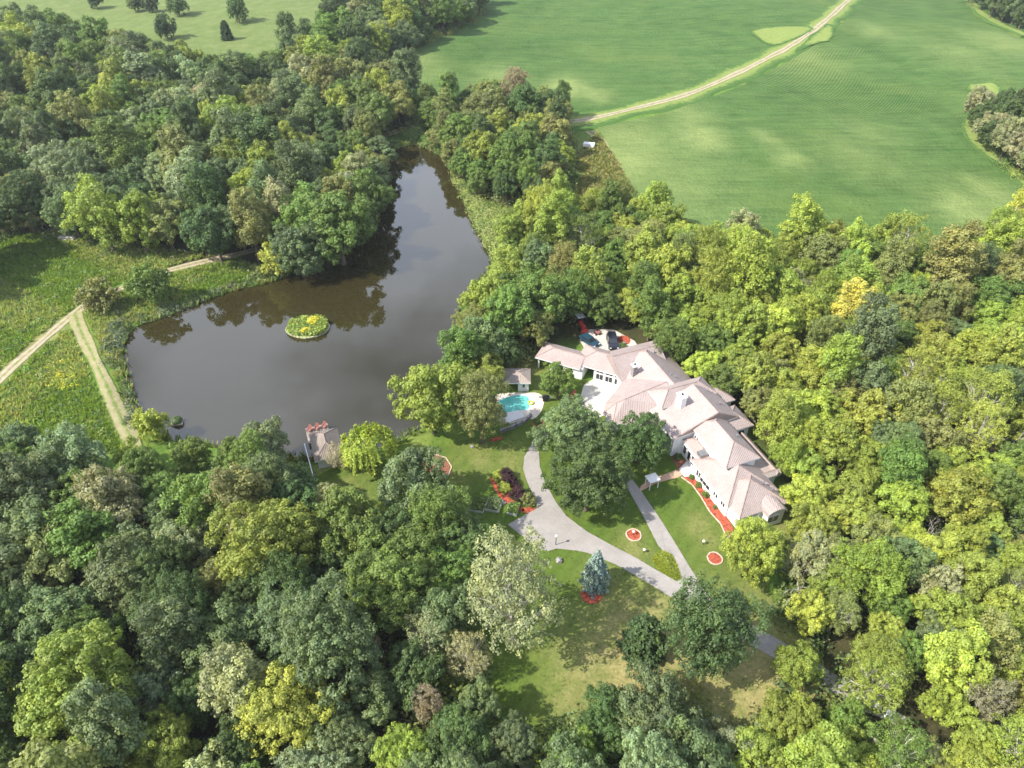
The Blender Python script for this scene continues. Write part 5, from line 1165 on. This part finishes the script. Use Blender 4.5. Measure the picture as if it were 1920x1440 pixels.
# ================================================================== SMALL THINGS OF THE GARDEN
M['cedar'] = simple('pale_bed_timber', (.50, .52, .45), .8, .15)
M['soil'] = simple('soil', (.07, .05, .035), .95, .3)
for i, (a, b, w, d, lab) in enumerate([(868, 952, 1.9, 2.6, 'leftmost raised garden bed overflowing with pale leafy plants'), (897, 949, 2.2, 2.6, 'second raised garden bed from the left, with dark leafy plants'), (926, 949, 2.2, 2.4, 'third raised garden bed from the left, beside the red bed'), (962, 957, 1.6, 2.0, 'rightmost small raised garden bed by the driveway turnout')]):
    x, y = gp(a, b); e = thing('raised_garden_bed', lab, 'garden bed', (x, y, 0), 'raised garden beds'); q = R_(-14)
    for s in (-1, 1):
        MB().box((x + s * w / 2 * math.cos(q), y + s * w / 2 * math.sin(q), .25), (.08, d, .5), q).build('board', 'cedar', e); MB().box((x - s * d / 2 * math.sin(q), y + s * d / 2 * math.cos(q), .25), (w, .08, .5), q).build('board', 'cedar', e)
    MB().box((x, y, .2), (w - .1, d - .1, .36), q).build('soil', 'soil', e)
    rg = np.random.default_rng(i); nn = 420; P = np.c_[rg.uniform(-w / 2, w / 2, nn), rg.uniform(-d / 2, d / 2, nn), .45 + np.abs(rg.normal(0, .25, nn))]
    me = leaf_mesh('vegetables', P, unit(rg.normal(size=(nn, 3)) * .6 + np.array([0, 0, 1])), np.full(nn, .22), rg.uniform(.6, 1.3, nn), 'leaf', rg=rg); c = link('vegetables', me, e); c['kind'] = 'stuff'; c.color = (*PAL[['lime-green', 'mid-green', 'blue-green', 'mid-green'][i]], 1); c.rotation_euler[2] = q
def shrub(px, py, R, colour, label, name='shrub', flat=1.0, group=None, flowers=None):
    x, y = gp(px, py); me, tm, pR, pH, _ = PROTO['bush'][random.randrange(3)]; e = thing(name, label, 'shrub', (x, y, H1(x, y)), group, random.uniform(0, 6))
    s = R / pR; t = link('stem', tm, e); t.scale = (s, s, s * flat); c = link('foliage', me, e); c.scale = (s, s, s * flat); c.color = (*PAL[colour], 1)
    return e
shrub(950, 897, 1.25, 'plum', 'dark plum shrub at the top of the red bed by the driveway'); shrub(958, 908, 1.15, 'plum', 'dark plum shrub just below the topmost one in the red bed'); shrub(970, 936, 1.5, 'plum', 'large dark plum shrub at the lower end of the red bed')
shrub(935, 898, 1.2, 'lime-green', 'bright green leafy plant clump at the top of the red bed', flat=.7); shrub(945, 920, 1.2, 'lime-green', 'bright green leafy plant clump midway down the red bed', flat=.7)
shrub(992, 944, 1.3, 'olive', 'small olive shrub where the driveway meets the turnout')
shrub(1296, 897, .5, 'mid-green', 'first small green shrub nearest the entry in the long red bed'); shrub(1309, 913, .6, 'mid-green', 'second small green shrub from the entry in the long red bed'); shrub(1322, 931, .65, 'mid-green', 'third green shrub from the entry in the long red bed'); shrub(1340, 953, .4, 'mid-green', 'last tiny green shrub at the near end of the long red bed')
shrub(1268, 862, .7, 'dark green', 'dark shrub in the brown bed under the tall middle block'); shrub(1007, 795, .8, 'mid-green', 'low green shrub in the red bed under the pool deck')
shrub(1168, 652, .7, 'mid-green', 'small green shrub beside the red bed behind the house')
# mounded bed at the fork
FK = smoothpoly(PX([(1222, 1052), (1232, 1036), (1246, 1033), (1262, 1043), (1272, 1068), (1277, 1085), (1262, 1086), (1240, 1072)]), 1)
rg = np.random.default_rng(4); A = np.array(FK); c = rg.uniform(A.min(0), A.max(0), (9000, 2)); d = sdf(FK, c[:, 0], c[:, 1]); c = c[d < 0]; d = -d[d < 0]
P = np.c_[c, .08 + .9 * smooth(0, 2.0, d) * rg.uniform(.75, 1.05, len(c))]
tag(link('ground_cover', leaf_mesh('ground_cover', P, unit(rg.normal(size=(len(P), 3)) * .5 + np.array([0, 0, 1])), np.full(len(P), .26), np.clip(rg.normal(1, .16, len(P)), .5, 1.5), 'leaf', np.tile((.24, .29, .03), (len(P), 1)), rg=rg)), 'bright green leafy mound in the fork of the two drives', 'ground cover', kind='stuff')
# arched garden gate roof on the brick path
ax, ay = gp(1221, 912); ar = thing('garden_arbor', 'white flat-topped garden arbor over the brick path', 'arbor', (ax, ay, 0)); q = R_(22)
MB().box((ax, ay, 1.95), (1.9, 1.7, .14), q).build('canopy', 'trim', ar)
for s in (-1, 1):
    for t in (-1, 1): MB().box((ax + s * .75 * math.cos(q) - t * .65 * math.sin(q), ay + s * .75 * math.sin(q) + t * .65 * math.cos(q), .95), (.12, .12, 1.9), q).build('post', 'trim', ar)
M['lampwhite'] = simple('globe_white', (.8, .8, .75), .4, .03)
def lamp(px, py, label, h=1.6, mat_='black'):
    x, y = gp(px, py); e = thing('garden_lamp', label, 'garden lamp', (x, y, .05)); MB().tube([(x, y, 0), (x, y, h)], [.06, .05], 8).build('post', mat_, e); MB().tube([(x, y, h), (x, y, h + .12), (x, y, h + .3), (x, y, h + .4)], [.12, .2, .2, .06], 10).build('lantern', 'lampwhite', e)
lamp(1042, 1022, 'dark lamp post at the near edge of the driveway turnout', 1.9); lamp(1207, 1036, 'small white garden lamp on the lawn between the drives', .5); lamp(1318, 1021, 'small pale garden lamp on the side lawn', .6); lamp(1187, 1003, 'small white garden lamp inside the shaded mulch circle', .6)
def rock(px, py, r, label):
    x, y = gp(px, py); rg = np.random.default_rng(int(px)); import bmesh
    bm = bmesh.new(); bmesh.ops.create_icosphere(bm, subdivisions=2, radius=r)
    for v in bm.verts: v.co *= rg.uniform(.8, 1.15); v.co.z *= .65
    me = bpy.data.meshes.new('boulder'); bm.to_mesh(me); bm.free(); me.materials.append(M['stone']); tag(link('boulder', me, None, (x, y, r * .3)), label, 'boulder')
rock(1048, 1052, .55, 'grey boulder on the lawn beside the pale half-bare tree'); rock(1111, 1121, .28, 'small boulder at the edge of the blue spruce mulch'); rock(944, 944, .4, 'pale boulder at the lower end of the red curved bed'); rock(1170, 645, .5, 'pale boulder beside the red bed behind the house')
rock(885, 838, .35, 'pale boulder on the lawn below the olive tree by the pool')

# ================================================================== ISLAND AND POND THINGS
ix, iy = at(578, 617, WATER); isl = [at(a, b, WATER) for a, b in [(532, 621), (548, 606), (570, 598), (596, 596), (612, 604), (620, 614), (608, 628), (578, 636), (552, 633)]]
I = smoothpoly(isl, 2); n = len(I); I2 = grow(I, -.45); I3 = grow(I, -1.6)
island = thing('pond_island', 'small grassy island with yellow flowers and a stone rim in the pond', 'island', (ix, iy, WATER))
M['islestone'] = simple('island_stone', (.46, .42, .28), .9, .3, 2)
M['islandsoil'] = simple('island_grass', (.20, .26, .07), .95, .3, 2.0)
MB().add([(x, y, WATER - .6) for x, y in grow(I, .3)] + [(x, y, WATER + .22) for x, y in I] + [(x, y, WATER + .42) for x, y in I2] + [(x, y, WATER + .75) for x, y in I3], [(k * n + i, k * n + (i + 1) % n, (k + 1) * n + (i + 1) % n, (k + 1) * n + i) for k in range(3) for i in range(n)] + [tuple(3 * n + i for i in range(n))]).build('bank', 'islandsoil', island)
LD = dens(I, .62)
for i, (a, b) in enumerate(zip(LD, LD[1:] + LD[:1])): MB().box(((a[0] + b[0]) / 2, (a[1] + b[1]) / 2, WATER + .2), (math.dist(a, b) * random.uniform(.6, .95), random.uniform(.15, .28), random.uniform(.14, .28)), math.atan2(b[1] - a[1], b[0] - a[0]) + random.uniform(-.3, .3)).build('stone', 'islestone', island)
rg = np.random.default_rng(8); A = np.array(I2); c = rg.uniform(A.min(0), A.max(0), (8200, 2)); c = c[inside(I, c[:, 0], c[:, 1])]
P = np.c_[c, WATER + .5 + np.abs(rg.normal(0, .3, len(c)))]; me = leaf_mesh('island_plants', P - np.array([ix, iy, WATER]), unit(rg.normal(size=(len(P), 3)) + np.array([0, 0, .8])), np.full(len(P), .3), np.clip(rg.normal(1, .2, len(P)), .5, 1.6), 'grassblade', np.array([(.32, .42, .09), (.42, .45, .15), (.22, .34, .08)])[rg.integers(3, size=len(P))], aspect=2, rg=rg); link('plants', me, island)
for a, b, r in ((585, 602, .8), (592, 600, .7), (589, 605, .75), (581, 606, .5), (574, 621, .6), (569, 623, .45), (580, 620, .4)):
    x, y = at(a, b, 0); q = unit(rg.normal(size=(240, 3))); q[:, 2] = np.abs(q[:, 2]); me = leaf_mesh('yellow_flowers', q * r * rg.uniform(.4, 1.15, 240)[:, None] + np.array([x - ix, y - iy, 1.0]), unit(q + rg.normal(size=(240, 3)) * .4 + np.array([0, 0, .6])), np.full(240, .2), np.clip(rg.normal(1, .2, 240), .5, 1.5), 'leaf', np.array([(.70, .62, .05), (.66, .60, .05), (.55, .56, .07)])[rg.integers(3, size=240)], rg=rg); link('yellow_flowers', me, island)
nx_, ny_ = at(333, 793, WATER); nb = thing('nesting_raft', 'small nesting raft covered in dark leaves near the pond corner', 'raft', (nx_, ny_, WATER)); MB().box((nx_, ny_, WATER + .12), (1.9, 1.5, .3), .2).build('platform', 'palewood', nb)
q = unit(rg.normal(size=(600, 3))); q[:, 2] = np.abs(q[:, 2]); me = leaf_mesh('leaves', q * .95 * rg.uniform(.5, 1.05, 600)[:, None] + np.array([0, .1, .35]), unit(q + np.array([0, 0, .4])), np.full(600, .24), rg.uniform(.6, 1.3, 600), 'leaf', np.tile(PAL['dark green'], (600, 1)), rg=rg); link('leaves', me, nb)

# ================================================================== MEADOW AND SHORE PLANTS
MEAD = PX([(-60, 440), (150, 440), (200, 445), (330, 470), (430, 490), (500, 500), (480, 530), (380, 560), (300, 590), (240, 610), (225, 660), (240, 740), (262, 800), (250, 850), (100, 850), (-60, 850)])
def tufts(name, pts, hr, cols, label, cat, seed, blades=7, wdt=.10, spread=.28):
    rg = np.random.default_rng(seed); n = len(pts); p = np.array(pts); base = np.c_[p, hgt(p[:, 0], p[:, 1])]
    N_ = n * blades; b = np.repeat(base, blades, 0); a = rg.uniform(0, 6.283, N_); d = np.c_[np.cos(a), np.sin(a), np.zeros(N_)]; hh = np.repeat(rg.uniform(hr[0], hr[1], n), blades) * rg.uniform(.7, 1.1, N_)
    b = b + d * (rg.uniform(0, spread, N_))[:, None]; sd_ = np.c_[-d[:, 1], d[:, 0], np.zeros(N_)] * wdt; tip = b + d * (hh * .45)[:, None] + np.array([0, 0, 1]) * hh[:, None]
    mid = b + d * (hh * .12)[:, None] + np.array([0, 0, .6]) * hh[:, None]
    V = np.stack([b - sd_, b + sd_, mid + sd_ * .9, tip, mid - sd_ * .9], 1).reshape(-1, 3)
    me = bpy.data.meshes.new(name); me.vertices.add(len(V)); me.vertices.foreach_set('co', V.astype(np.float32).ravel()); me.loops.add(len(V)); me.loops.foreach_set('vertex_index', np.arange(len(V), dtype=np.int32)); me.polygons.add(N_); me.polygons.foreach_set('loop_start', np.arange(0, 5 * N_, 5, dtype=np.int32)); me.update(calc_edges=True)
    cc = np.array(cols)[rg.integers(len(cols), size=n)]; cc = np.repeat(cc, blades * 5, 0); tt = np.repeat(np.clip(rg.normal(1, .16, n), .5, 1.6), blades * 5)
    t = me.attributes.new('tint', 'FLOAT', 'POINT'); t.data.foreach_set('value', tt.astype(np.float32)); ca = me.color_attributes.new('leafcol', 'FLOAT_COLOR', 'POINT'); ca.data.foreach_set('color', np.c_[cc, np.ones(len(cc))].astype(np.float32).ravel()); me.materials.append(M['grassblade'])
    return tag(link(name, me), label, cat, kind='stuff')
mp_ = off_tracks(dry_land([tuple(p) for p in rndin(MEAD, 17000, 71)], 1.0))
# colour in drifts: sort plants by a slow field so that like stands with like
def drift(p): return math.sin(p[0] * .13 + 1.7 * math.sin(p[1] * .09)) + math.sin(p[1] * .17 + p[0] * .07) + random.uniform(-.4, .4)
lo = [p for p in mp_ if drift(p) < -.1]; hi = [p for p in mp_ if not drift(p) < -.1]
tufts('meadow_grass', lo, (.35, .9), [(.24, .37, .07), (.27, .39, .08), (.22, .34, .07)], 'lush green meadow grass left of the pond', 'grass', 1, 7, .065, .4)
tufts('tall_grass', hi, (.4, 1.0), [(.38, .47, .14), (.44, .49, .18), (.34, .45, .12), (.45, .47, .22)], 'straw-coloured tall grass in the meadow left of the pond', 'grass', 2, 7, .065, .4)
gr_ = [gp(120 + random.gauss(0, 22), 708 + random.gauss(0, 12)) for _ in range(170)] + [gp(202 + random.gauss(0, 6), 670 + random.gauss(0, 20)) for _ in range(50)]
scatter('goldenrod', off_tracks(gr_), (.3, .75), [(.60, .58, .05), (.5, .52, .06)], 26, .2, 'drift of yellow goldenrod in the meadow between the dirt roads', 'wildflowers', 1.1, 9)
wd = [p for p in off_tracks(dry_land([tuple(p) for p in rndin(MEAD, 750, 72)], .8), 2.2)]
scatter('meadow_weeds', wd, (.5, 1.3), [(.15, .27, .05), (.2, .31, .06), (.25, .3, .09), (.12, .2, .06)], 60, .26, 'low leafy weeds scattered through the left meadow', 'weeds', .7, 10)
ring = dens(POND, .55, .3); a_ = np.array(grow(POND, .5)); rr_ = []
for px_, py_ in ring:
    for _ in range(2): rr_.append((px_ + random.gauss(0, .9), py_ + random.gauss(0, .9)))
a = np.array(rr_); d = sdf(POND, a[:, 0], a[:, 1]); k = (d > -.5) & (d < 3.2); rr_ = [p for p, q in zip(rr_, k) if q]
tufts('shore_reeds', rr_, (.7, 1.5), [(.24, .33, .12), (.32, .39, .15), (.18, .27, .09), (.42, .42, .2)], 'pale green reeds fringing the pond shore', 'reeds', 3, 8, .09, .4)
BANK = PX([(232, 640), (300, 600), (380, 570), (440, 548), (500, 532), (440, 530), (330, 572), (250, 600), (222, 620)])
scatter('bank_shrubs', dry_land([tuple(p) for p in rndin(BANK, 160, 75)] + [gp(215 + random.gauss(0, 9), 640 + random.gauss(0, 25)) for _ in range(60)] + [gp(245 + random.gauss(0, 6), 745 + random.gauss(0, 30)) for _ in range(50)], .3), (.7, 1.5), [(.15, .20, .10), (.11, .16, .06), (.19, .22, .12)], 110, .24, 'grey-green willow scrub along the left pond bank', 'scrub', .9, 12)
RB = PX([(850, 335), (870, 345), (920, 400), (985, 400), (960, 470), (945, 520), (920, 480), (895, 415)])
scatter('bank_shrubs', dry_land([tuple(p) for p in rndin(RB, 420, 76)], .4), (.9, 2.3), [(.30, .36, .09), (.36, .40, .13), (.22, .31, .08)], 150, .28, 'yellow-green scrub on the right bank of the pond', 'scrub', .9, 13)
NB = PX([(715, 262), (740, 258), (790, 240), (825, 240), (850, 290), (845, 320), (812, 280), (770, 268), (735, 280)])
scatter('bank_shrubs', dry_land([tuple(p) for p in rndin(NB, 180, 77)], .3), (.7, 1.7), [(.12, .22, .05), (.18, .26, .07)], 100, .3, 'fresh green scrub at the far tip of the pond', 'scrub', .9, 14)
GE = PX([(1085, 290), (1120, 250), (1160, 310), (1180, 350), (1100, 372), (1050, 372), (1075, 330)])
tufts('tall_grass', [tuple(p) for p in rndin(GE, 1600, 78)], (.5, 1.1), [(.30, .31, .11), (.24, .29, .08), (.36, .33, .15)], 'dry tall grass between the clump and the right crop field', 'grass', 5, 7, .14, .4)
# short grass tufts give the lawn its nap; fallen leaves under the near trees
lp = [tuple(p) for p in rndin(LAWN, 5200, 79)]
a = np.array(lp); k = (sdf(DRIVE, a[:, 0], a[:, 1]) > .02) & ~inside(FB, a[:, 0], a[:, 1])
lp = [p for p, q in zip(lp, k) if q]
lp += [(x + random.gauss(0, .12), y + random.gauss(0, .12)) for x, y in dens(DRIVE, .3)]
tufts('lawn_tufts', lp, (.06, .16), [(.10, .17, .025), (.14, .19, .035), (.20, .21, .06)], 'short uneven grass tufts of the lawn', 'grass', 6, 6, .05, .3)

# ================================================================== HAZE
hz = MB().box((0, 1200, 69), (9000, 9000, 148)); hme = mesh('haze', hz.V, hz.F, [])
hm = bpy.data.materials.new('haze_air'); hm.use_nodes = True; hn = hm.node_tree.nodes; hn.clear()
out = hn.new('ShaderNodeOutputMaterial'); pv = hn.new('ShaderNodeVolumePrincipled'); pv.inputs['Color'].default_value = (.93, .96, 1, 1); pv.inputs['Density'].default_value = 0.00013; pv.inputs['Anisotropy'].default_value = 0.2
hm.node_tree.links.new(pv.outputs[0], out.inputs['Volume']); hme.materials.append(hm)
tag(link('haze', hme), 'thin pale summer haze over the whole valley', 'haze', kind='stuff')
